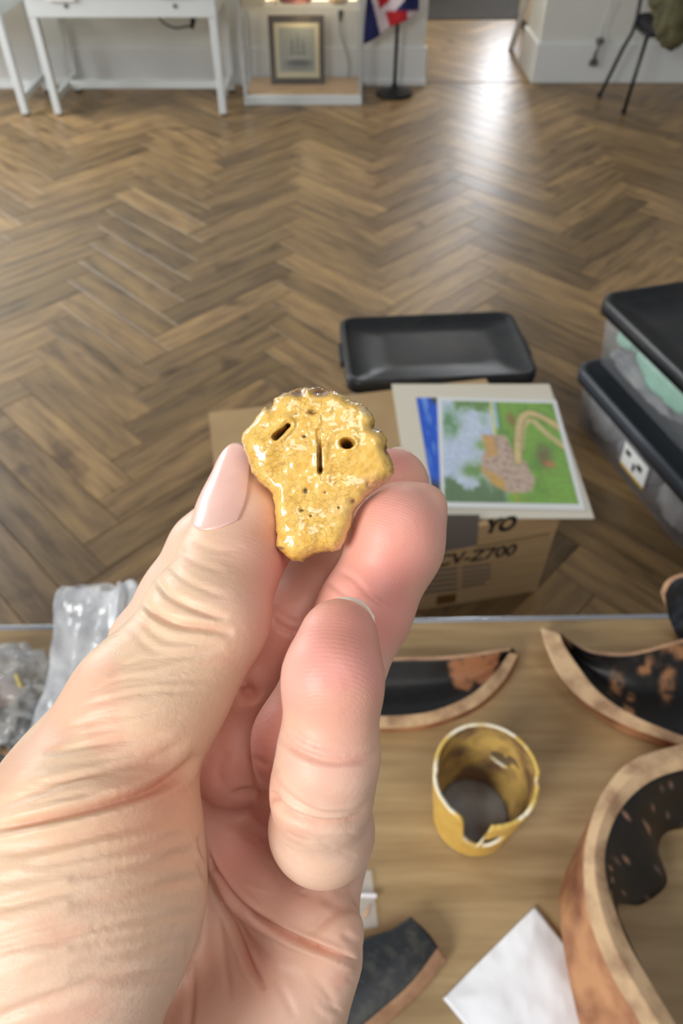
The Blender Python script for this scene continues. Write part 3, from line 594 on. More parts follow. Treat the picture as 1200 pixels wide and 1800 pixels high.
M_blk = mat('black_slip', 'FFFFFF', 0.42, attr='Col', bump=0.15, bscale=120); M_edge = mat('broken_edge', 'BE9674', 0.85, 'A07A5E', 50, bump=0.3, bscale=200)
def shell(name, label, rings, mats_i, n, colfn=None, closed=True, sub=10, base=None):
    "rings of (px, py, height above the table), each resampled; strips i between ring i and i+1"
    R_ = []
    for r in rings:
        W = np.array([G(x, y, TZ+z) for x, y, z in r]); R_.append(spline(W, n))
    RR = []; SM = []; k = len(R_); rng_ = range(k if closed else k-1)
    for i in rng_:
        a, b_ = R_[i], R_[(i+1) % k]
        for q in range(sub): RR.append(a+(b_-a)*q/sub); SM.append(mats_i[i])
    if not closed: RR.append(R_[-1])
    RR = np.array(RR); m = len(RR); V = RR.reshape(-1, 3).copy(); F = []; FM = []
    for i in range(m if closed else m-1):
        for j in range(n-1): F.append([i*n+j, i*n+j+1, ((i+1) % m)*n+j+1, ((i+1) % m)*n+j]); FM.append(SM[i])
    keep = np.array([SM[i] == 0 and SM[i-1] == 0 for i in range(m)]); G0 = RR.copy()
    for _ in range(14):
        A_ = (np.roll(G0, 1, 0)+np.roll(G0, -1, 0)+2*G0)/4; G0[keep] = A_[keep]
    V = G0.reshape(-1, 3).copy()
    if closed: F.append([i*n for i in range(m)]); F.append([i*n+n-1 for i in range(m)][::-1]); FM += [3, 3]
    V[:, 2] = np.maximum(V[:, 2], TZ+0.0008)
    P2 = np.array([proj(*v)[:2] for v in V]); C = np.tile(np.array([.085, .08, .08]), (len(V), 1))
    if colfn is not None: C = colfn(P2[:, 0], P2[:, 1], C, V)
    o = mesh_obj(name, V, F, [M_blk, M_buff, M_terra, M_edge], None, True, fmat=FM, colors=lina(C), base=base)
    return tag(o, label, 'sherd' if 'sherd' in name else 'pot')
# large vessel rim standing at the right
def pc(X, Yp, C, V):
    n_ = nn(V, 40, 2); n2 = nn(V*np.array([1, 1, 2.5]), 90, 4)
    C = mixc(C, sstep(.52, .60, n2+.25*n_)*.95, (.70, .52, .42)); C = mixc(C, sstep(.0, .6, n_)*.35, (.14, .17, .22)); return C
C1 = [(1275, 1345), (1200, 1353), (1140, 1375), (1092, 1420), (1066, 1480), (1064, 1535), (1078, 1590), (1103, 1655), (1140, 1720), (1188, 1800), (1235, 1880)]
C2 = [(1275, 1298), (1195, 1309), (1110, 1337), (1062, 1388), (1036, 1450), (1026, 1512), (1030, 1585), (1047, 1650), (1078, 1720), (1120, 1790), (1165, 1880)]
C3 = [(1275, 1330), (1195, 1335), (1105, 1362), (1045, 1430), (1008, 1500), (983, 1570), (988, 1650), (1000, 1720), (1018, 1800), (1035, 1850), (1060, 1920)]
C4 = [(1275, 1360), (1195, 1375), (1115, 1400), (1060, 1460), (1025, 1520), (1003, 1580), (1005, 1650), (1015, 1720), (1035, 1800), (1055, 1860), (1085, 1930)]
C0 = [(1275, 1452), (1200, 1456), (1168, 1466), (1157, 1495), (1172, 1552), (1128, 1590), (1086, 1592), (1108, 1656), (1142, 1722), (1188, 1802), (1235, 1884)]
z_ = lambda P, h: [(x, y, h) for x, y in P]
C0z = [(x, y, h) for (x, y), h in zip(C0, (.01, .01, .012, .02, .03, .04, .085, .10, .10, .10, .10))]
C4i = [(1275, 1400, 0), (1200, 1420, 0), (1130, 1440, 0), (1085, 1480, 0), (1055, 1530, 0), (1040, 1590, 0), (1050, 1650, 0), (1065, 1720, 0), (1090, 1800, 0), (1110, 1860, 0), (1140, 1930, 0)]
shell('pot_fragment', 'large terracotta pot rim with black glossy interior at the right edge', [C0z, z_(C1, .118), [(x, y, .124) for x, y in (np.array(C1)+np.array(C2))/2], z_(C2, .118), z_(C3, .06), z_(C4, .0), C4i], [0, 1, 1, 2, 2, 2, 2], 90, pc)
# bowl sherd upper right
def pc2(X, Yp, C, V):
    n_ = nn(V, 35, 7); n2 = nn(V, 60, 9)
    for cx, cy, sx, sy in ((1140, 1170, 26, 16), (1085, 1205, 16, 22), (1172, 1200, 14, 34), (1195, 1140, 30, 18), (1105, 1235, 10, 30)):
        C = mixc(C, np.exp(-((X-cx)/sx)**2-((Yp-cy)/sy)**2)*(1.5+2.2*n2)-.3, (.60, .42, .28))
    return mixc(C, sstep(.15, .6, n_)*.4, (.17, .15, .13))
Ein = [(984, 1114), (992, 1135), (1015, 1170), (1052, 1216), (1110, 1256), (1200, 1294), (1275, 1315)]
Eout = [(950, 1103), (960, 1140), (985, 1190), (1030, 1235), (1100, 1275), (1200, 1311), (1275, 1330)]
Bo = [(955, 1112), (972, 1165), (1000, 1215), (1050, 1262), (1120, 1300), (1200, 1325), (1275, 1340)]
Bi = [(985, 1120), (1010, 1170), (1045, 1215), (1100, 1250), (1150, 1270), (1210, 1290), (1275, 1300)]
Fa = [(986, 1114), (1010, 1132), (1042, 1148), (1095, 1153), (1140, 1146), (1200, 1130), (1275, 1120)]
Mi = [(988, 1120), (1014, 1155), (1055, 1190), (1105, 1215), (1150, 1215), (1205, 1210), (1275, 1210)]
Fb = [(982, 1110), (1008, 1128), (1042, 1143), (1095, 1148), (1140, 1140), (1200, 1123), (1275, 1112)]
shell('pot_sherd', 'big curved terracotta sherd, black inside, beside the table edge', [z_(Fa, .055), z_(Mi, .02), z_(Ein, .052), z_(Eout, .048), z_(Bo, .0), z_(Bi, .0), [(x, y+20, .02) for x, y in Fb], z_(Fb, .052)], [0, 0, 1, 2, 2, 2, 2, 3], 80, pc2)
# bowl sherd behind the fingers
def pc3(X, Yp, C, V):
    n2 = nn(V, 70, 11); pd = polyd(X, Yp, [(786, 1158), (878, 1148), (868, 1185), (846, 1205), (836, 1200), (820, 1216), (800, 1206), (790, 1190)])
    C = mixc(C, sstep(3, -3, pd+4*n2), (.62, .42, .29)); return mixc(C, sstep(.1, .6, n2)*.3, (.15, .15, .16))
Fa = [(560, 1172), (640, 1166), (700, 1161), (770, 1160), (830, 1154), (896, 1143)]
Mi = [(575, 1205), (640, 1212), (700, 1212), (770, 1205), (835, 1188), (886, 1158)]
Ein = [(570, 1240), (630, 1256), (690, 1258), (760, 1250), (826, 1222), (868, 1184), (896, 1146)]
Eout = [(562, 1255), (630, 1276), (690, 1280), (765, 1270), (838, 1240), (885, 1196), (911, 1149)]
Bo = [(565, 1262), (630, 1284), (690, 1288), (768, 1278), (843, 1246), (890, 1200), (912, 1156)]
Bi = [(580, 1225), (640, 1240), (700, 1240), (770, 1230), (835, 1206), (880, 1180)]
Fb = [(558, 1166), (640, 1160), (700, 1155), (770, 1154), (832, 1148), (900, 1138)]
shell('pot_sherd', 'bowl sherd with black interior and bare clay patch, behind the yellow pot', [z_(Fa, .04), z_(Mi, .016), z_(Ein, .03), z_(Eout, .026), z_(Bo, .0), z_(Bi, .0), [(x, y+16, .012) for x, y in Fb], z_(Fb, .038)], [0, 0, 1, 2, 2, 2, 2, 3], 70, pc3)
# dark sherd at the bottom
def pc4(X, Yp, C, V):
    n2 = nn(V, 55, 15); return mixc(mixc(C*0+np.array([.15, .16, .175]), sstep(-.1, .5, n2), (.25, .25, .235)), sstep(.3, .7, nn(V, 120, 17))*.5, (.34, .33, .29))
T0_ = [(560, 1690, .03), (640, 1650, .03), (690, 1632, .03), (722, 1611, .03)]; T1_ = [(545, 1790, .034), (640, 1722, .036), (715, 1668, .036), (752, 1638, .032)]; T2_ = [(545, 1880, .028), (640, 1800, .030), (720, 1730, .030), (770, 1665, .028)]
E2_ = [(555, 1905, .012), (655, 1822, .012), (735, 1750, .012), (786, 1686, .012)]; U2_ = [(550, 1890, .0), (650, 1812, .0), (728, 1742, .0), (780, 1680, .0)]; U0_ = [(560, 1700, .0), (640, 1662, .0), (690, 1644, .0), (726, 1624, .0)]
shell('pot_sherd', 'flat blackened sherd with clay edge beside the white tissue', [T0_, T1_, T2_, E2_, U2_, U0_], [0, 0, 3, 2, 2, 3], 40, pc4)
# dark upright sherd at the right edge, sherd corner at the left edge
def pc5(X, Yp, C, V): return mixc(C*0+np.array([.13, .155, .18]), sstep(-.2, .5, nn(V, 50, 19))*.6, (.24, .28, .32))
A_ = [(1168, 1045, .13), (1178, 1026, .14), (1200, 1014, .145), (1260, 1008, .145)]; B_ = [(1172, 1080, .07), (1186, 1070, .075), (1210, 1062, .08), (1262, 1060, .08)]; D_ = [(1190, 1122, .01), (1200, 1130, .008), (1220, 1134, .008), (1265, 1136, .008)]
A2 = [(1160, 1040, .128), (1172, 1020, .138), (1198, 1008, .145), (1258, 1000, .145)]; D2 = [(1185, 1108, .0), (1198, 1112, .0), (1220, 1114, .0), (1265, 1116, .0)]
shell('pot_sherd', 'dark blue-black sherd standing at the right end of the table edge', [A_, B_, D_, D2, A2], [0, 0, 3, 2, 3], 40, pc5)
A_ = [(-60, 1300, .02), (-20, 1316, .02), (12, 1330, .02)]; B_ = [(-60, 1350, .012), (-20, 1350, .012), (18, 1352, .012)]; D_ = [(-60, 1392, .02), (-25, 1388, .02), (14, 1364, .02)]; E_ = [(-60, 1400, .012), (-22, 1398, .012), (28, 1366, .012)]; F_ = [(-60, 1395, 0), (-22, 1392, 0), (26, 1362, 0)]; H_ = [(-60, 1312, 0), (-18, 1320, 0), (28, 1330, 0)]; I_ = [(-60, 1292, .016), (-16, 1306, .016), (26, 1322, .016)]
shell('pot_sherd', 'small sherd with pale rim at the left edge below the plastic bag', [A_, B_, D_, E_, F_, H_, I_], [0, 0, 1, 2, 2, 2, 1], 30, None)

# yellow tankard
def tankard():
    c = G(828, 1436, TZ); H = 0.128; nth, nh = 200, 64
    t = thing('yellow_tankard', 'broken yellow glazed tankard standing on the oak table', 'tankard', c)
    th = np.linspace(0, 2*math.pi, nth, endpoint=False); deg = np.degrees(th)
    top = np.interp(deg, [0, 8, 20, 90, 165, 177, 180, 205, 234, 238, 243, 252, 262, 265, 267, 300, 330, 350, 356, 360],
                    [1.0, 1, 1, 1, 1, 1, .90, .90, .93, .86, .48, .40, .34, .36, .95, .94, .95, .93, .90, 1.0])
    V = np.zeros((nh, nth, 3)); rad = lambda f: 0.0445+0.0128*np.clip(f/.9, 0, 1)**.8+0.0012*np.exp(-((f-.03)/.03)**2)
    rag = np.array([0.008*mnoise.noise(Vector((3*math.cos(a), 3*math.sin(a), 2.0)))+0.006*mnoise.noise(Vector((11*math.cos(a), 11*math.sin(a), 5.0))) for a in th])
    for j in range(nh):
        f = j/(nh-1)*(top+np.where(top < .95, rag*2, rag*.4)); r = rad(f)
        V[j, :, 0] = c[0]+r*np.cos(th); V[j, :, 1] = c[1]+r*np.sin(th); V[j, :, 2] = TZ+0.001+f*H
    F = []
    fz = (V[:, :, 2]-TZ)/H
    for j in range(nh-1):
        for i in range(nth):
            a = deg[i]; f = fz[j, i]
            dh = ((a-52)/16)**2+((f-.56)/.085)**2; dh2 = ((a-36)/11)**2+((f-.66)/.05)**2; sl = ((a-277)/14)**2+((f-.53-.004*(a-277))/.15)**2 < 1
            if dh < 1 or dh2 < 1 or sl: continue
            F.append([j*nth+i, j*nth+(i+1) % nth, (j+1)*nth+(i+1) % nth, (j+1)*nth+i])
    P = V.reshape(-1, 3); fzz = fz.ravel(); n_ = nn(P, 60, 21)
    C = np.tile(np.array([.90, .74, .36]), (len(P), 1)); C = mixc(C, sstep(-.1, .5, n_)*.6, (.84, .65, .27)); C = mixc(C, sstep(.06, .0, fzz), (.86, .76, .58))
    o = mesh_obj('body', P, F, [mat('yellow_glaze', 'FFFFFF', 0.3, attr='Col', bump=.15, bscale=60), mat('tankard_inside', 'C9A75E', 0.4, '7C6046', 26, contrast=(.42, .62)), mat('tankard_break', 'D9B65E', 0.6, 'EFE6CC', 30, contrast=(.46, .56))], t, True, colors=lina(C))
    md = o.modifiers.new('thickness', 'SOLIDIFY'); md.thickness = 0.0042; md.offset = -1; md.material_offset = 1; md.material_offset_rim = 2; md.use_even_offset = True
    k = 48; lp = lambda r, z: [(c[0]+r*math.cos(2*math.pi*i/k), c[1]+r*math.sin(2*math.pi*i/k), TZ+z) for i in range(k)]
    MB().loops([lp(.0435, .0005), lp(.0425, .012), lp(.038, .014), lp(.015, .016)]).build('base', mat('grey_glaze_base', '8B8F94', 0.25, '6B5B4A', 16), t, True)
tankard()
# white tissue
def tissue():
    q = [G(938, 1596, TZ), G(1075, 1765, TZ), None, G(778, 1756, TZ)]; n = 40; V = []; 
    mid = [G(870, 1850, TZ)]
    for j in range(n):
        for i in range(n):
            a, b_ = i/(n-1), j/(n-1); p = (q[0]*(1-a)+q[1]*a)*(1-b_)+(q[3]*(1-a)+G(915, 1925, TZ)*a)*b_
            e = min(a, 1-a, b_, 1-b_); p = p.copy(); p[2] = TZ+0.005+0.008*sstep(0, .25, np.array(e))*0.8+0.0014*fbm(p, 40, 4); V.append(p)
    F = [[j*n+i, (j+1)*n+i, (j+1)*n+i+1, j*n+i+1] for j in range(n-1) for i in range(n-1)]
    o = mesh_obj('folded_tissue', V, F, mat('white_tissue', 'EEF1F6', 0.85, bump=.1, bscale=90), None, True); md = o.modifiers.new('thickness', 'SOLIDIFY'); md.thickness = .0035; md.offset = -1
    tag(o, 'folded white tissue paper on the table at the bottom', 'tissue')
tissue()
# clear plastic bags
def plast(name, al_, c1='E6EAEE'): return mat(name, c1, 0.10, alpha=al_, spec=1.0, bump=0.9, bscale=38, bdist=.004, col2='AEB2B8', nscale=25)
M_pl = plast('clear_polythene', 0.62); M_pl2 = plast('finds_polythene', 0.45, 'D2D0CA')
def tall_bag():
    prof = [(105, 1395, .0, .075, .045), (115, 1372, .02, .075, .045), (128, 1320, .055, .058, .036), (140, 1262, .09, .050, .028), (152, 1200, .125, .047, .024), (160, 1130, .165, .045, .022), (164, 1075, .195, .045, .020), (168, 1045, .21, .046, .018), (172, 1030, .215, .040, .010)]
    P = spline([list(G(x, y, TZ+z))+[a, b_] for x, y, z, a, b_ in prof], 60); n = 72; loops = []
    for j, p in enumerate(P):
        l = []
        for k in range(n):
            a = 2*math.pi*k/n; f = j/59
            fold = 1+0.22*mnoise.noise(Vector((1.3*math.cos(a), 1.3*math.sin(a), f*2.2)))+0.16*mnoise.noise(Vector((2.8*math.cos(a), 2.8*math.sin(a), f*5+4)))+0.10*mnoise.noise(Vector((4.5*math.cos(a), 4.5*math.sin(a), f*1.4+11)))+0.05*mnoise.noise(Vector((7*math.cos(a), 7*math.sin(a), f*14+4)))
            x = p[3]*fold*math.cos(a); y = p[4]*fold*math.sin(a); zz = p[2]+(0.012*math.cos(a*1.0+1.2)+0.016*mnoise.noise(Vector((1.8*math.cos(a), 1.8*math.sin(a), 9))))*max(0, f-.75)*4
            l.append((p[0]+x+y*.2, p[1]+y, max(zz, TZ+.0005)))
        loops.append(l)
    o = MB().loops(loops, cap0=True, cap1=False).build('polythene_bag', M_pl, None, True); tag(o, 'tall crumpled clear plastic bag standing left of the thumb', 'bag')
tall_bag()
tag(MB().tube(spline([G(195, 1062, TZ+.17), G(205, 1074, TZ+.165), G(218, 1096, TZ+.15)], 8), [.004, .005, .005, .005, .005, .005, .005, .004], 10).build('blue_cap', mat('blue_plastic', '2F5E9E', .4), None, True), 'small blue plastic clip showing through the tall plastic bag', 'clip')
c = G(30, 1228, TZ+.035)
tag(mesh_obj('finds_bag', *blob((c[0]-.03, c[1], TZ+.042), (.075, .062, .042), 31, .4, 2.0, 5, zmin=TZ+.0008, ridge=True), M_pl2, None, True), 'squat clear plastic bag of finds at the left edge', 'bag')
for i, (dx, dy, dz, s_, col, lb) in enumerate(((-.03, .01, .03, .022, 'A98B78', 'pinkish sherd inside the squat plastic bag'), (.012, -.018, .022, .020, '4B4843', 'dark sherd inside the squat plastic bag'), (-.035, -.025, .02, .018, '6B6258', 'grey sherd inside the squat plastic bag'))):
    tag(mesh_obj('bagged_sherd', *blob((c[0]+dx, c[1]+dy, TZ+dz), (s_*1.3, s_, s_*.6), 40+i, .3, 1.4, 3), mat('bagged_clay_%d' % i, col, .8), None, True), lb, 'sherd', 'sherds in the squat bag')
tag(MB().tube([G(28, 1186, TZ+.085), G(38, 1208, TZ+.082)], .0028, 8).build('bag_tie', mat('straw_tie', 'B9A662', .6), None, True), 'straw-coloured tie on the squat plastic bag', 'tie')
# small grip-seal bag right of the little finger
t = thing('grip_seal_bag', 'small clear grip-seal bag half hidden behind the palm', 'bag', G(630, 1570, TZ)); M_gs = mat('grip_seal_film', 'E8ECEE', .12, alpha=.22, spec=.8, bump=.4, bscale=50, bdist=.004)
mesh_obj('pouch', *sheet([(560, 1525), (652, 1530), (664, 1628), (575, 1640)], TZ+.006, .005), M_gs, t)
mesh_obj('seal_strip', *sheet([(560, 1568), (661, 1571), (662, 1578), (560, 1575)], TZ+.0085, .002), mat('white_seal', 'E9E6EC', .3), t)
tag(MB().tube([G(640, 1612, TZ+.003), G(650, 1592, TZ+.003)], .0022, 8).build('amber_bead', mat('amber', 'D08A2E', .25), None, True), 'tiny amber fragment inside the small grip-seal bag', 'fragment')
# ================================================================ glazed pottery face held in the hand
AD = 130.0
def artefact():
    s = FPX/AD; crop = [(455,118),(520,122),(600,140),(650,168),(680,190),(710,190),(750,215),(790,260),(803,295),(790,322),(830,335),(858,380),(856,430),(875,470),(891,520),(888,560),(850,600),(800,635),(760,668),(715,715),(690,750),(685,800),(660,860),(640,905),(610,940),(545,946),(490,955),(435,992),(385,995),(335,957),(295,915),(301,850),(299,790),(290,710),(285,660),(262,636),(215,590),(180,550),(165,500),(148,450),(128,390),(135,345),(180,300),(215,250),(247,213),(280,218),(290,180),(320,158),(380,135),(420,122)]
    k = 420/1200.0; tr = lambda P: (np.array(P, float)*k+np.array([380, 640])-np.array([600, 900]))/s
    O = tr(crop); h = 0.24
    lo = np.array([O[:, 0].min()-1, O[:, 1].min()-1, AD-7.5]); hi = np.array([O[:, 0].max()+1, O[:, 1].max()+1, AD+6.5]); n = np.ceil((hi-lo)/h).astype(int)
    xs = lo[0]+h*np.arange(n[0]); ys = lo[1]+h*np.arange(n[1]); zs = lo[2]+h*np.arange(n[2]); X, Yv = np.meshgrid(xs, ys, indexing='ij')
    gp = np.stack([X.ravel(), Yv.ravel(), 0*X.ravel()], 1); nz_ = nn(gp, .35, 3).reshape(X.shape); nf = nn(gp, 1.1, 8).reshape(X.shape)
    d = polyd(X, Yv, O)+0.18*nf
    c0 = tr([(505, 430)])[0]; rr = np.hypot((X-c0[0])/15, (Yv-c0[1])/15)
    t = np.clip(-d/2.4, 0, 1); prof = np.sqrt(np.clip(1-(1-t)**2, 0, 1))
    H = 4.0+1.5*np.exp(-rr**2*1.2)+0.26*nz_+0.07*nf
    def g(pt, sx, sy=None, ang=0):
        p = tr([pt])[0]; sy = sy or sx; dx = X-p[0]; dy = Yv-p[1]; a = math.radians(ang)
        return np.exp(-((dx*math.cos(a)+dy*math.sin(a))/sx)**2-((-dx*math.sin(a)+dy*math.cos(a))/sy)**2)
    # brow ridge, cheeks, nose, neck
    H += .75*g((520, 440), .55, 5.2); H += .25*g((555, 430), .6, 4.0)
    H += .8*g((260, 430), 3, 2.2)+.8*g((770, 420), 3, 2.4)-.6*g((480, 560), 9, 1.2)
    H += 0.9*g((430, 880), 4, 2.5)-.5*g((520, 700), 6, 2)
    H += .55*g((350, 290), 4, .8, -12)+.25*g((650, 350), 2.4, .8, 8)+.5*g((370, 420), 3, 1.3, 25)
    d1, _ = polyl(X, Yv, tr([(516, 352), (522, 440), (525, 548)])); H -= (.9+1.2*_)*np.exp(-(d1/.36)**4)
    H -= 2.0*g((418, 150), 1.3, 1.0, 20)+1.9*g((528, 150), 1.35, 1.0, -15)+1.0*g((265, 225), 1.1, .7)+1.2*g((800, 318), .9, .9)
    H -= .9*g((488, 258), .9, .5)+.9*g((720, 192), 1.1, .4, 20)
    H += .9*g((465, 150), .5, 1.4)
    for p, q in (((680, 690), .5), ((455, 640), .4), ((435, 735), .3), ((480, 762), .25), ((615, 722), .2), ((760, 605), .35), ((550, 648), .2), ((450, 380), .25)): H -= .7*g(p, q)
    H = np.maximum(H, .3)
    d2, s2 = polyl(X, Yv, tr([(312, 380), (335, 358), (350, 345), (372, 324)])); eL = np.exp(-(d2/(.46-.20*s2))**4); eR = np.exp(-(np.hypot((X-tr([(656, 412)])[0][0])/.98, (Yv-tr([(656, 412)])[0][1])/.72))**4)
    H += .35*np.exp(-((d2-1.0)/.35)**2)+.3*np.exp(-((np.hypot((X-tr([(656, 410)])[0][0])/1.1, (Yv-tr([(656, 410)])[0][1])/.8)-1.5)/.35)**2)
    Hf = H*prof-7.5*np.maximum(eL, eR)*t
    f = np.zeros((n[0], n[1], n[2]), np.float32)
    for i, z in enumerate(zs):
        w_ = z-AD; f[:, :, i] = np.maximum(np.maximum(-w_-Hf, w_-(3.4+.2*nz_)*prof), d*.8)
    f[[0, -1]] = 9; f[:, [0, -1]] = 9; f[:, :, [0, -1]] = 9
    V, F = surface_nets(f, lo, h)
    # colour of the glaze and of the bare clay
    pxs = V[:, 0]*s+600; pys = V[:, 1]*s+900; cx = (pxs-380)/k; cy = (pys-640)/k
    n1 = nn(V, .5, 5); n2 = nn(V, 1.6, 6); n3 = nn(V, 3.5, 7)
    C = np.tile(np.array([.90, .73, .37]), (len(V), 1)); C = mixc(C, sstep(-.1, .5, n1)*.6, (.83, .64, .27)); C = mixc(C, sstep(.1, .5, n2)*.5, (.91, .78, .47)); C = mixc(C, sstep(.55, .75, n3)*.5, (.70, .50, .20))
    edge = sstep(-9, 3, polyd(cx, cy, crop)); low = sstep(880, 950, cy); C = mixc(C, edge*low, (.90, .80, .58))
    C = mixc(C, sstep(AD-.8, AD+1.2, V[:, 2]), (.78, .62, .42))
    C = mixc(C, np.exp(-((cx-800)/70)**2-((cy-615)/45)**2)*(1+n2)*.9, (.72, .52, .36)); C = mixc(C, np.exp(-((cx-620)/90)**2-((cy-720)/60)**2)*.5, (.86, .72, .48))
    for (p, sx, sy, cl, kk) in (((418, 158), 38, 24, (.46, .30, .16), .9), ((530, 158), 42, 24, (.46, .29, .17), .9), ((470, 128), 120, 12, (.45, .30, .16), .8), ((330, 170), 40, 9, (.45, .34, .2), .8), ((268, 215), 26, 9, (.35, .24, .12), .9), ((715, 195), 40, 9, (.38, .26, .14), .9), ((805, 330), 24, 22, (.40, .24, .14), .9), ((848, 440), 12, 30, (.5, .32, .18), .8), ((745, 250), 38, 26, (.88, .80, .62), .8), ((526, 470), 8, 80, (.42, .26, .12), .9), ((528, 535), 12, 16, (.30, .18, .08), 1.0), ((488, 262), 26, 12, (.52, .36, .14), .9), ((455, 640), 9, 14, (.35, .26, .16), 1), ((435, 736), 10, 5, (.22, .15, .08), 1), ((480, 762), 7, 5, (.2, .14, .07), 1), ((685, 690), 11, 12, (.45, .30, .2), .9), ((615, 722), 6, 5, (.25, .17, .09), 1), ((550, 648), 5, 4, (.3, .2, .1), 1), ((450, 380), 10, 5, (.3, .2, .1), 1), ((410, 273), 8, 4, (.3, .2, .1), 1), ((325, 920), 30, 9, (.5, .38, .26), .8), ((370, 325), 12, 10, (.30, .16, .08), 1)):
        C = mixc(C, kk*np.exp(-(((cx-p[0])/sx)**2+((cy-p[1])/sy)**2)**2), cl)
    m = bpy.data.materials.new('yellow_crackle_glaze'); m.use_nodes = True; N = m.node_tree.nodes; K = m.node_tree.links; b = N['Principled BSDF']
    at = N.new('ShaderNodeAttribute'); at.attribute_name = 'Col'; tc = N.new('ShaderNodeTexCoord')
    nz = N.new('ShaderNodeTexNoise'); nz.inputs['Scale'].default_value = 420; nz.inputs['Detail'].default_value = 3; K.new(tc.outputs['Object'], nz.inputs['Vector'])
    ad = N.new('ShaderNodeMixRGB'); ad.blend_type = 'LINEAR_LIGHT'; ad.inputs[0].default_value = 0.0009; K.new(tc.outputs['Object'], ad.inputs[1]); K.new(nz.outputs['Color'], ad.inputs[2])
    vo = N.new('ShaderNodeTexVoronoi'); vo.feature = 'DISTANCE_TO_EDGE'; vo.inputs['Scale'].default_value = 820; K.new(ad.outputs[0], vo.inputs['Vector'])
    n4 = N.new('ShaderNodeTexNoise'); n4.inputs['Scale'].default_value = 170; K.new(tc.outputs['Object'], n4.inputs['Vector'])
    th = N.new('ShaderNodeMapRange'); th.inputs[1].default_value = .42; th.inputs[2].default_value = .62; th.inputs[3].default_value = 0; th.inputs[4].default_value = .06; K.new(n4.outputs[0], th.inputs[0])
    lt = N.new('ShaderNodeMath'); lt.operation = 'LESS_THAN'; K.new(vo.outputs[0], lt.inputs[0]); K.new(th.outputs[0], lt.inputs[1])
    ml = N.new('ShaderNodeMath'); ml.operation = 'MULTIPLY'; ml.inputs[1].default_value = .32; K.new(lt.outputs[0], ml.inputs[0])
    mx = N.new('ShaderNodeMix'); mx.data_type = 'RGBA'; K.new(ml.outputs[0], mx.inputs[0]); K.new(at.outputs['Color'], mx.inputs[6]); mx.inputs[7].default_value = lin('6A4A1C')+(1,); K.new(mx.outputs[2], b.inputs['Base Color'])
    b.inputs['Roughness'].default_value = .30; b.inputs['Coat Weight'].default_value = 1.0; b.inputs['Coat Roughness'].default_value = .05; b.inputs['Subsurface Weight'].default_value = 0.0
    n5_ = N.new('ShaderNodeTexNoise'); n5_.inputs['Scale'].default_value = 480; n5_.inputs['Detail'].default_value = 2; K.new(tc.outputs['Object'], n5_.inputs['Vector'])
    bp = N.new('ShaderNodeBump'); bp.inputs['Strength'].default_value = .2; bp.inputs['Distance'].default_value = .0006; K.new(n5_.outputs[0], bp.inputs['Height'])
    K.new(bp.outputs[0], b.inputs['Normal']); K.new(bp.outputs[0], b.inputs['Coat Normal'])
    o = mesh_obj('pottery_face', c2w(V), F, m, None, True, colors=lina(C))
    tag(o, 'yellow glazed pottery face fragment with two eye holes held between the fingertips', 'sherd')
artefact()
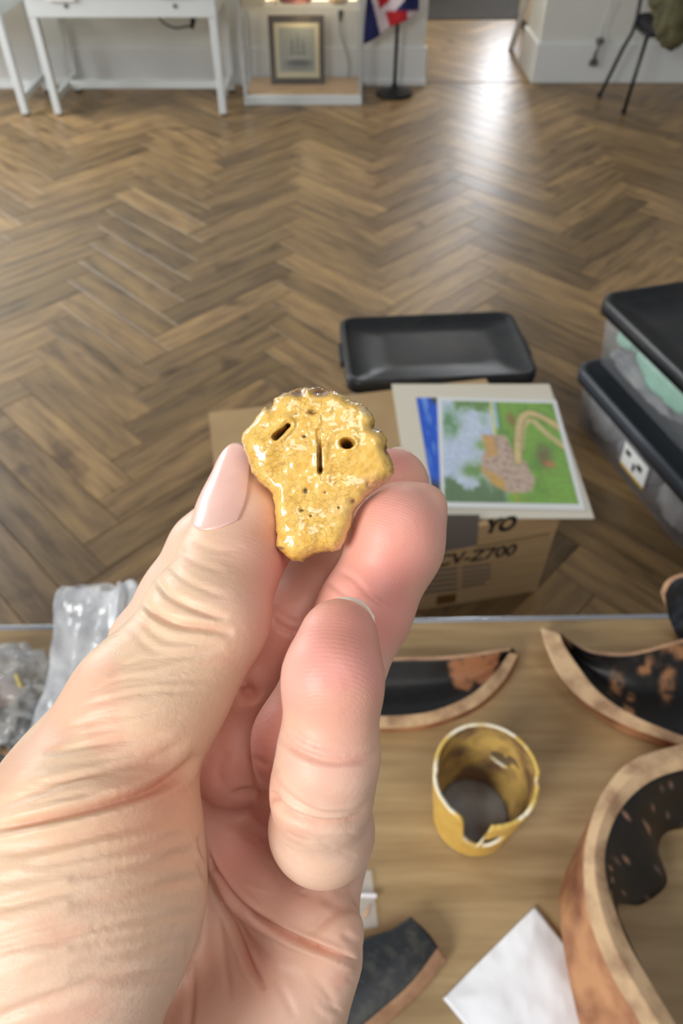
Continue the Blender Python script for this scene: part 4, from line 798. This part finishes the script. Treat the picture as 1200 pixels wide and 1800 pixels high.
# ================================================================ the left hand (millimetres in front of the lens)
def Q(px, py, d): return np.array([(px-600)*d/FPX, (py-900)*d/FPX, d])
HS = 0.7
def hand():
    lo = np.array([-98.0, -20.0, 80.0]); hi = np.array([22.0, 235.0, 212.0]); n = np.ceil((hi-lo)/HS).astype(int)
    ax = [lo[i]+HS*np.arange(n[i]) for i in range(3)]; BIG = 14.0
    def blank(): return np.full(tuple(n), BIG, np.float32)
    def smin(a, b_, k):
        if k <= 0: return np.minimum(a, b_)
        h = np.maximum(k-np.abs(a-b_), 0)/k; return np.minimum(a, b_)-h*h*k*.25
    def cone(fld, a, r1, b_, r2, k, flat=None):
        "smooth-unite a tapered capsule into fld; flat = (axis, factor) squashes it along axis"
        m = max(r1, r2)*(1.0 if flat is None else max(1, flat[1]))+k+BIG*.5; l_ = np.minimum(a, b_)-m; h_ = np.maximum(a, b_)+m
        i0 = [max(0, int((l_[i]-lo[i])/HS)) for i in range(3)]; i1 = [min(n[i], int((h_[i]-lo[i])/HS)+2) for i in range(3)]
        if any(i1[i] <= i0[i] for i in range(3)): return
        X, Y_, Z = np.meshgrid(*[ax[i][i0[i]:i1[i]].astype(np.float32) for i in range(3)], indexing='ij', sparse=True)
        px, py, pz = X-a[0], Y_-a[1], Z-a[2]; sc = 1.0; ba = (b_-a)
        if flat is not None:
            u = np.asarray(flat[0], float); u = u/np.linalg.norm(u); dt = px*u[0]+py*u[1]+pz*u[2]; q = 1/flat[1]-1; px = px+u[0]*dt*q; py = py+u[1]*dt*q; pz = pz+u[2]*dt*q
            ba = ba+u*(ba@u)*q; sc = min(1.0, flat[1])
        l2 = float(ba@ba); rr = r1-r2; a2 = l2-rr*rr; il2 = 1/l2
        y = px*ba[0]+py*ba[1]+pz*ba[2]; z = y-l2; p2 = px*px+py*py+pz*pz
        x2 = np.maximum(p2*l2*l2-2*l2*y*y+y*y*l2, 0)   # |pa*l2 - ba*y|^2
        y2 = y*y*l2; z2 = z*z*l2; kk = math.copysign(1, rr)*rr*rr*x2
        d = (np.sqrt(np.maximum(x2*a2*il2, 0))+y*rr)*il2-r1
        c1 = np.sign(z)*a2*z2 > kk; c2 = np.sign(y)*a2*y2 < kk
        d = np.where(c1, np.sqrt(np.maximum(x2+z2, 0))*il2-r2, np.where(c2, np.sqrt(np.maximum(x2+y2, 0))*il2-r1, d))*sc
        s = tuple(slice(i0[i], i1[i]) for i in range(3)); fld[s] = smin(fld[s], d.astype(np.float32), k)
    def chain(fld, pts, k):
        for (p, r), (p2_, r2) in zip(pts[:-1], pts[1:]): cone(fld, p, r, p2_, r2, k)
    def ball(fld, p, r, k, flat=None): cone(fld, p, r, p+np.array([.01, .02, .01]), r*.999, k, flat)
    zc = np.array([0, 0, 1.0])
    J = {}
    J['pinky'] = [(Q(578, 1482, 152), 8.6), (Q(563, 1455, 121), 8.2), (Q(577, 1330, 110), 7.45), (Q(586, 1200, 109.5), 7.25), (Q(595, 1122, 111.5), 6.3)]
    J['ring'] = [(Q(505, 1420, 166), 10.0), (Q(530, 1302, 134), 8.9), (Q(640, 1075, 134), 8.5), (Q(697, 957, 137), 8.6), (Q(710, 918, 138), 8.0)]
    J['middle'] = [(Q(415, 1425, 166), 10.5), (Q(430, 1200, 150), 8.9), (Q(572, 1015, 152), 8.2), (Q(672, 890, 150), 8.0), (Q(690, 852, 149), 7.7)]
    J['index'] = [(Q(300, 1420, 180), 11), (Q(260, 1132, 172), 8.9), (Q(362, 964, 165), 8.2), (Q(455, 865, 158), 7.6)]
    J['thumb'] = [(Q(150, 1425, 119), 14.5), (Q(252, 1245, 119), 12.2), (Q(370, 1085, 124), 9.9), (Q(404, 990, 131), 9.0), (Q(424, 915, 136), 8.4), (Q(430, 862, 139), 7.4)]
    # palm
    palm = blank()
    chain(palm, [(np.array([-30, 232, 165.0]), 27), (np.array([-28, 165.0, 152]), 24), (Q(300, 1950, 148), 21)], 8)
    W0 = Q(300, 1990, 150)
    for nm, mid, rm in (('index', Q(300, 1720, 168), 15), ('middle', Q(390, 1730, 165), 14.5), ('ring', Q(470, 1760, 160), 14), ('pinky', Q(492, 1755, 153), 11.4)):
        chain(palm, [(W0, 18), (mid, rm), (J[nm][0][0]+np.array([0, 2, 3.0]), J[nm][0][1]+.5)], 9)
    chain(palm, [(Q(554, 1685, 146), 9.4), (Q(435, 1880, 142), 13.5), (Q(400, 2080, 142), 17)], 7)     # little-finger side
    # padded band under the fingers
    chain(palm, [(Q(395, 1440, 161), 8.5), (Q(452, 1520, 154), 9.3), (Q(520, 1600, 147), 9.4), (Q(576, 1640, 143), 7.4)], 2.2)
    # ball of the thumb
    then = blank()
    chain(then, [(Q(50, 1568, 118), 18.5), (Q(-60, 1900, 118), 27), (Q(60, 2150, 138), 24)], 6)
    chain(then, [(Q(168, 1452, 113), 16.6), (Q(140, 1580, 112), 18.3), (Q(50, 1850, 114), 19)], 6)
    chain(then, [(Q(150, 1500, 124), 15), (Q(200, 1560, 150), 15), (Q(300, 1700, 165), 13)], 6)
    body = smin(palm, then, 2.2)
    tot = body.copy()
    for nm in J:
        f = blank(); chain(f, J[nm], 3.0)
        if nm == 'thumb':
            ball(f, Q(158, 1412, 121), 14.4, 6); ball(f, Q(320, 1066, 127), 6.6, 3); ball(f, Q(452, 960, 140), 6.8, 5); ball(f, Q(318, 1195, 124), 7.4, 6)
        if nm == 'pinky': ball(f, Q(580, 1180, 106.5), 5.9, 4); ball(f, Q(560, 1395, 113), 7.2, 4); ball(f, Q(570, 1466, 124.5), 8.2, 3)
        if nm == 'ring': ball(f, Q(690, 930, 133.5), 7.2, 4); ball(f, Q(590, 1180, 131), 8, 4); ball(f, Q(752, 885, 138), 3.4, 3)
        if nm == 'middle': ball(f, Q(412, 1325, 150), 10.8, 4); ball(f, Q(505, 1105, 149), 7.8, 4)
        if nm == 'index': ball(f, Q(315, 1050, 168), 8, 4); ball(f, Q(320, 1330, 170), 10, 4)
        j = smin(f, body, {'thumb': 3.0, 'pinky': 1.6, 'ring': 2.0, 'middle': 2.5, 'index': 4}[nm]); tot = np.minimum(tot, j)
    tot[[0, -1]] = 5; tot[:, [0, -1]] = 5; tot[:, :, [0, -1]] = 5
    V, F = surface_nets(tot, lo, HS)
    def samp(P):
        q = (P-lo)/HS; i = np.clip(np.floor(q).astype(int), 0, n-2); t = q-i; r = 0
        for a in (0, 1):
            for b_ in (0, 1):
                for c in (0, 1):
                    w_ = (t[:, 0] if a else 1-t[:, 0])*(t[:, 1] if b_ else 1-t[:, 1])*(t[:, 2] if c else 1-t[:, 2]); r = r+w_*tot[i[:, 0]+a, i[:, 1]+b_, i[:, 2]+c]
        return r
    # one subdivision for the creases
    def edges(F_):
        E = np.sort(np.stack([F_, np.roll(F_, -1, 1)], 2).reshape(-1, 2), 1); return np.unique(E, axis=0, return_inverse=True)
    def relax(A, E, it, lam=.5):
        m_ = len(A); dg = np.bincount(E.ravel(), minlength=m_)[:, None]+1e-9; A = A.reshape(m_, -1)
        for _ in range(it):
            S = np.stack([np.bincount(E[:, 0], A[E[:, 1], q], m_)+np.bincount(E[:, 1], A[E[:, 0], q], m_) for q in range(A.shape[1])], 1); A = A+lam*(S/dg-A)
        return A
    E, inv = edges(F); V = relax(V, E, 5); inv = inv.reshape(-1, 4); n0, n1 = len(V), len(E)
    em = inv+n0; fm = np.arange(len(F))+n0+n1
    V = np.vstack([V, (V[E[:, 0]]+V[E[:, 1]])/2, V[F].mean(1)])
    F = np.vstack([np.stack([F[:, k], em[:, k], fm, em[:, (k+3) % 4]], 1) for k in range(4)])
    E, inv = edges(F); V = relax(V, E, 9); nv = len(V)
    fn = np.cross(V[F[:, 2]]-V[F[:, 0]], V[F[:, 3]]-V[F[:, 1]]); NR = np.stack([sum(np.bincount(F[:, k], fn[:, q], nv) for k in range(4)) for q in range(3)], 1); NR /= np.linalg.norm(NR, axis=1)[:, None]+1e-12
    if (NR[V[:, 2].argmin()] @ np.array([0, 0, -1.0])) < 0: F = F[:, ::-1]; NR = -NR
    PX = V[:, 0]/V[:, 2]*FPX+600; PY = V[:, 1]/V[:, 2]*FPX+900
    # front-most vertices as the eye sees them
    bx = np.clip((PX/8).astype(int)+20, 0, 200); by = np.clip((PY/8).astype(int)+20, 0, 330); zb = np.full((201, 331), 1e9); np.minimum.at(zb, (bx, by), V[:, 2]); front = V[:, 2] < zb[bx, by]+8.0; vw = sstep(8, 4, V[:, 2]-zb[bx, by])
    facing = -(NR*V).sum(1)/np.linalg.norm(V, axis=1)
    vw = vw*sstep(.0, .35, facing); D = np.zeros(nv)
    def crease(P, dep, wpx, lip=.15, spl=True, z=None, taper=True):
        P = np.asarray(P, float); P = spline(P, max(8, 5*len(P))) if spl else P; m = 4*wpx
        s = front & (PX > P[:, 0].min()-m) & (PX < P[:, 0].max()+m) & (PY > P[:, 1].min()-m) & (PY < P[:, 1].max()+m) & (facing > -.1)
        if z is not None: s &= (V[:, 2] > z[0]) & (V[:, 2] < z[1])
        if not s.any(): return
        d, t = polyl(PX[s], PY[s], P); tp = np.clip(np.minimum(t, 1-t)*5, 0, 1)**.6 if taper else 1.0
        D[s] += vw[s]*tp*dep*(-np.exp(-(d/wpx)**2)+lip*np.exp(-((d-2.0*wpx)/wpx)**2))
    # knuckle folds of the thumb
    for P, dp, wd in (([(250, 1052), (268, 1075), (310, 1096), (360, 1104), (410, 1112)], .85, 7), ([(272, 1010), (292, 1042), (330, 1064), (370, 1080), (400, 1086)], .6, 7), ([(288, 980), (320, 1015), (370, 1040), (400, 1048)], .2, 6), ([(240, 1082), (285, 1122), (340, 1130), (390, 1135)], .2, 7),
                      ([(300, 955), (340, 985), (400, 1010)], .12, 6), ([(225, 1100), (270, 1142), (330, 1152), (400, 1150)], .15, 7), ([(318, 930), (350, 955), (390, 968), (430, 960)], .12, 6)): crease(P, dp, wd)
    rr = random.Random(5)
    for k in range(26):    # fine folds on the back of the thumb
        y0 = 1150+k*9.5+rr.uniform(-4, 4); x0 = 225-(y0-1100)*.72+rr.uniform(-5, 30); ln = rr.uniform(90, 250); x1 = min(x0+ln, 395-(y0-1150)*.12)
        crease([(x0, y0+18), ((x0+x1)/2, y0-4+rr.uniform(-8, 8)), (x1, y0-14+rr.uniform(-12, 8))], rr.uniform(.06, .2), rr.uniform(4, 6.5))
    # fold between thumb and ball of the thumb
    crease([(348, 1326), (320, 1356), (270, 1386), (200, 1408), (120, 1428), (40, 1446), (-40, 1462)], 1.4, 9, .3); crease([(330, 1300), (270, 1335), (190, 1352), (110, 1372), (20, 1408), (-40, 1430)], .5, 9)
    crease([(200, 1395), (120, 1402), (40, 1425), (-30, 1440)], .35, 7)
    for k in range(23):    # long lines fanning over the ball of the thumb
        f = k/22; xr = 358-40*max(0, f-.45); yl = 1490+f*330+rr.uniform(-8, 8); yr = 1405+f*300+rr.uniform(-6, 6); s0 = rr.choice((-60, -60, 40, 120)); a = lambda x: yl+(yr-yl)*(x+60)/(xr+60)-26*math.sin(math.pi*(x+60)/(xr+60))*(-.4+f)
        crease([(x, a(x)+rr.uniform(-3, 3)) for x in np.linspace(s0, xr-rr.choice((0, 0, 25)), 6)], rr.uniform(.3, .6) if k % 2 == 0 else rr.uniform(.12, .25), rr.uniform(8.5, 11), .2)
    # little finger
    crease([(490, 1288), (520, 1318), (575, 1338), (630, 1336), (668, 1322)], .75, 6.5); crease([(500, 1275), (540, 1305), (600, 1322), (650, 1318)], .22, 6)
    crease([(474, 1392), (505, 1428), (560, 1448), (615, 1446), (656, 1425)], .95, 7); crease([(480, 1372), (515, 1408), (565, 1432), (620, 1430), (652, 1412)], .55, 6); crease([(500, 1462), (520, 1472), (545, 1480)], .15, 4)
    crease([(560, 1575), (600, 1590), (655, 1580)], .3, 8); crease([(545, 1640), (590, 1602), (645, 1596)], .35, 9)
    # ring finger
    crease([(588, 1000), (620, 1016), (650, 1046), (690, 1075)], .25, 5); crease([(572, 1020), (600, 1040), (612, 1050)], .3, 5); crease([(440, 1330), (470, 1345), (500, 1350)], .2, 6)
    # middle finger
    crease([(462, 1070), (490, 1098), (520, 1112), (545, 1110)], .5, 7, z=(135, 170)); crease([(470, 1058), (500, 1085), (530, 1098)], .3, 6, z=(135, 170)); crease([(400, 1180), (428, 1208), (455, 1230)], 1.6, 14, z=(128, 175))
    # base of the fingers and palm lines
    crease([(405, 1398), (435, 1392), (470, 1398), (490, 1405)], .8, 7); crease([(390, 1385), (385, 1350), (400, 1320)], .4, 10)
    crease([(350, 1468), (375, 1530), (420, 1590), (480, 1632), (560, 1668), (632, 1694)], 1.6, 6, .25); crease([(348, 1512), (385, 1580), (415, 1640), (440, 1700), (465, 1740)], 1.1, 6); crease([(332, 1650), (336, 1700), (335, 1760), (330, 1820)], .55, 7)
    crease([(385, 1600), (392, 1680), (405, 1760)], .3, 7); crease([(470, 1700), (500, 1750), (520, 1790)], .3, 7); crease([(540, 1700), (570, 1740), (590, 1770)], .2, 7); crease([(600, 1640), (630, 1660), (640, 1672)], .3, 7)
    for k in range(40):
        x0 = rr.uniform(400, 620); y0 = rr.uniform(1440, 1790); an = rr.uniform(.3, .9); ln = rr.uniform(25, 70)
        crease([(x0, y0), (x0+ln*.5*math.cos(an), y0+ln*.5*math.sin(an)+2), (x0+ln*math.cos(an), y0+ln*math.sin(an))], rr.uniform(.05, .13), rr.uniform(3.5, 5))
    D = relax(D, E, 2)[:, 0]*1.15; V = V+NR*D[:, None]
    # skin tone: pinker pads and folds, sallower back of the thumb
    C = np.tile(np.array([.875, .73, .645]), (nv, 1)); n_ = nn(V, .06, 3, 3)
    def tint(p, r, col, k=1.0, asp=None):
        global_ = np.exp(-(np.linalg.norm(V-p, axis=1)/r)**2)*k; C[:] = mixc(C, global_, col)
    pink = (.885, .60, .555); deep = (.84, .55, .50); sal = (.875, .755, .63)
    for p, r in ((Q(200, 1300, 112), 24), (Q(300, 1120, 118), 14), (Q(60, 1400, 110), 26), (Q(330, 980, 124), 9)): tint(p, r, sal, .85)
    for p, r in ((Q(700, 930, 128), 11), (Q(660, 1060, 128), 10), (Q(600, 1110, 105), 9), (Q(590, 1220, 103), 10), (Q(700, 820, 142), 10), (Q(480, 1000, 130), 9), (Q(450, 1080, 126), 8), (Q(490, 1290, 128), 9)): tint(p, r, pink, .9)
    for p, r in ((Q(690, 1020, 128), 6), (Q(400, 1330, 146), 15), (Q(500, 1120, 145), 12), (Q(440, 1480, 146), 12), (Q(640, 1110, 126), 6), (Q(620, 1065, 105), 5), (Q(470, 1330, 128), 7)): tint(p, r, deep, .75)
    tint(Q(500, 1600, 138), 16, (.87, .64, .55), .6); tint(Q(300, 1410, 104), 9, (.87, .60, .50), .7)
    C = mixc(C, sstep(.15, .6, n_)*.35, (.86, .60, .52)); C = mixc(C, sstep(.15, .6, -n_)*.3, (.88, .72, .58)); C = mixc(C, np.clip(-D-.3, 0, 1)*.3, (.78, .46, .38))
    pad = np.zeros(nv)
    for p, r in ((Q(690, 920, 126), 9.5), (Q(585, 1160, 102), 9), (Q(480, 960, 128), 8)): pad = np.maximum(pad, np.exp(-(np.linalg.norm(V-p, axis=1)/r)**4))
    m = bpy.data.materials.new('skin'); m.use_nodes = True; N = m.node_tree.nodes; K = m.node_tree.links; b = N['Principled BSDF']
    at = N.new('ShaderNodeAttribute'); at.attribute_name = 'Col'; K.new(at.outputs['Color'], b.inputs['Base Color'])
    b.inputs['Subsurface Weight'].default_value = .15; b.inputs['Subsurface Radius'].default_value = (1, .35, .2); b.inputs['Subsurface Scale'].default_value = .0025
    b.inputs['Roughness'].default_value = .46; b.inputs['Specular IOR Level'].default_value = .4
    tc = N.new('ShaderNodeTexCoord'); vo = N.new('ShaderNodeTexVoronoi'); vo.feature = 'DISTANCE_TO_EDGE'; vo.inputs['Scale'].default_value = 1500; K.new(tc.outputs['Object'], vo.inputs['Vector'])
    mr = N.new('ShaderNodeMapRange'); mr.inputs[2].default_value = .18; K.new(vo.outputs[0], mr.inputs[0])
    nz = N.new('ShaderNodeTexNoise'); nz.inputs['Scale'].default_value = 260; nz.inputs['Detail'].default_value = 4; K.new(tc.outputs['Object'], nz.inputs['Vector'])
    b1 = N.new('ShaderNodeBump'); b1.inputs['Strength'].default_value = .08; b1.inputs['Distance'].default_value = .0003; K.new(mr.outputs[0], b1.inputs['Height'])
    b2 = N.new('ShaderNodeBump'); b2.inputs['Strength'].default_value = .15; b2.inputs['Distance'].default_value = .0006; K.new(nz.outputs[0], b2.inputs['Height']); K.new(b1.outputs[0], b2.inputs['Normal'])
    fp = N.new('ShaderNodeAttribute'); fp.attribute_name = 'ridge'; rd = N.new('ShaderNodeSeparateXYZ'); K.new(fp.outputs['Vector'], rd.inputs[0])
    sn = N.new('ShaderNodeMath'); sn.operation = 'SINE'; K.new(rd.outputs[0], sn.inputs[0]); b3 = N.new('ShaderNodeBump'); b3.inputs['Distance'].default_value = .00025
    st = N.new('ShaderNodeMath'); st.operation = 'MULTIPLY'; st.inputs[1].default_value = .07; K.new(rd.outputs[1], st.inputs[0]); K.new(st.outputs[0], b3.inputs['Strength']); K.new(sn.outputs[0], b3.inputs['Height']); K.new(b2.outputs[0], b3.inputs['Normal'])
    mp = N.new('ShaderNodeMapping'); mp.inputs['Scale'].default_value = (.16, 1, 1); mp.inputs['Rotation'].default_value = (0, .35, 0); K.new(tc.outputs['Object'], mp.inputs[0])
    nh = N.new('ShaderNodeTexNoise'); nh.inputs['Scale'].default_value = 950; nh.inputs['Detail'].default_value = 3; K.new(mp.outputs[0], nh.inputs['Vector'])
    b4 = N.new('ShaderNodeBump'); b4.inputs['Distance'].default_value = .0007; s4 = N.new('ShaderNodeMath'); s4.operation = 'MULTIPLY'; s4.inputs[1].default_value = .2; K.new(rd.outputs[2], s4.inputs[0]); K.new(s4.outputs[0], b4.inputs['Strength']); K.new(nh.outputs[0], b4.inputs['Height']); K.new(b3.outputs[0], b4.inputs['Normal'])
    K.new(b4.outputs[0], b.inputs['Normal'])
    ridge = np.zeros((nv, 3), np.float32)
    for c, r in ((Q(660, 1010, 130), 30), (Q(575, 1250, 104), 30), (Q(395, 1040, 126), 30)):
        dd = np.linalg.norm(V-c, axis=1); s = dd < 26; ridge[s, 0] = dd[s]*2*math.pi/.48
    ridge[:, 1] = pad
    for p, r in ((Q(230, 1250, 112), 30), (Q(60, 1450, 105), 40), (Q(150, 1650, 98), 38), (Q(330, 1050, 120), 14)): ridge[:, 2] = np.maximum(ridge[:, 2], np.exp(-(np.linalg.norm(V-p, axis=1)/r)**4))
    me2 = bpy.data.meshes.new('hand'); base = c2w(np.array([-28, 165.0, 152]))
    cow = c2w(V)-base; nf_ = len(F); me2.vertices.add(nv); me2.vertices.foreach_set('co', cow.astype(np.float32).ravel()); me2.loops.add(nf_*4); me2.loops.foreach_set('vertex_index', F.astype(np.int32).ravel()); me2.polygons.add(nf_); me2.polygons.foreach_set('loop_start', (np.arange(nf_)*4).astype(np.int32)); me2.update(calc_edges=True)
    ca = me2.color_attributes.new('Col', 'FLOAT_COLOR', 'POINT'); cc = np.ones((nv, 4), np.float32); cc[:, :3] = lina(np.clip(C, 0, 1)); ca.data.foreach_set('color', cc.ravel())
    ra = me2.attributes.new('ridge', 'FLOAT_VECTOR', 'POINT'); ra.data.foreach_set('vector', ridge.ravel())
    me2.materials.append(m); me2.polygons.foreach_set('use_smooth', np.ones(len(me2.polygons), bool)); me2.update()
    ho = bpy.data.objects.new('hand', me2); COL.objects.link(ho); ho.location = tuple(base)
    tag(ho, 'left hand, palm side, pinching the yellow pottery face between thumb and fingers', 'hand')
    # ---- fingernails
    M_nail = mat('fingernail', 'E6BBB0', 0.36, 'DFAC9F', 120, coat=.15, sss=.2); M_tip = mat('nail_tip', 'EFE0CF', 0.3)
    def nail(pb, pt, nrm, hw, len0, len1, lift, free=.1, rnd=2.6, tipw=.8):
        "nail plate over the finger between joint pb and tip centre pt; nrm = outward direction, hw = half width"
        a = pt-pb; a = a/np.linalg.norm(a); nrm = nrm-a*(nrm@a); nrm /= np.linalg.norm(nrm); tv = np.cross(a, nrm)
        nu, nw = 25, 33; u = np.linspace(-1, 1, nu)[None, :]; wv = np.linspace(0, 1, nw)[:, None]
        s0 = len0+2.8*np.abs(u)**2.3; s1 = len1-rnd*np.abs(u)**2.4; s = s0+(s1-s0)*wv; x = u*hw*(1-(1-tipw)*sstep(.35, 1, wv)-.08*sstep(.3, 0, wv))
        base_ = pb+a*s[..., None]+tv*x[..., None]; lo_ = np.zeros(s.shape); hi_ = np.full(s.shape, 16.0); inside_ = (samp(base_.reshape(-1, 3)) < 0).reshape(s.shape)
        for _ in range(18):
            md = (lo_+hi_)/2; v = (samp((base_+nrm*md[..., None]).reshape(-1, 3)) < 0).reshape(s.shape); lo_ = np.where(v, md, lo_); hi_ = np.where(v, hi_, md)
        r = (lo_+hi_)/2; jb = int(nw*.66); x2 = (x/hw)**2
        for j in range(jb, nw): r[j] = np.maximum(r[j], r[jb]-(s[j]-s[jb])*.13)
        for _ in range(8): r[1:-1, 1:-1] = (r[1:-1, 1:-1]*2+r[:-2, 1:-1]+r[2:, 1:-1]+r[1:-1, :-2]+r[1:-1, 2:])/6
        r = r+lift*np.minimum(1, wv*9+.1)*(1-.75*np.abs(u)**4)
        V = (base_+nrm*r[..., None]).reshape(-1, 3)
        F = []; FM = []
        for j in range(nw-1):
            for i in range(nu-1): F.append([j*nu+i, j*nu+i+1, (j+1)*nu+i+1, (j+1)*nu+i]); FM.append(1 if j/(nw-1) > 1-free else 0)
        o = mesh_obj('fingernail', c2w(V), F, [M_nail, M_tip], ho, True, fmat=FM); md = o.modifiers.new('thickness', 'SOLIDIFY'); md.thickness = .0004; md.offset = 0
        return o
    th = J['thumb']; pr = np.array([.94, .33, 0]); nail(th[3][0], th[5][0], np.array([0, 0, -1.0])-.36*pr, 5.1, 1.6, 22.2, .25, free=.03, rnd=4.0, tipw=.76)
    pk = J['pinky']; nail(pk[3][0], pk[4][0], np.array([.20, 0, 1.0]), 6.0, 1.0, 14.4, .15, free=.3, rnd=3.3)
    for nm in ('ring', 'middle', 'index'):
        f = J[nm]; away = np.array([.1, -.4, 1.0]) if nm != 'index' else np.array([-.4, -.2, 1.0]); nail(f[-2][0], f[-1][0], away, 5.2, -2.0 if nm != 'index' else 5, np.linalg.norm(f[-1][0]-f[-2][0])+7.4, .2, free=.1, rnd=3.2)
hand()
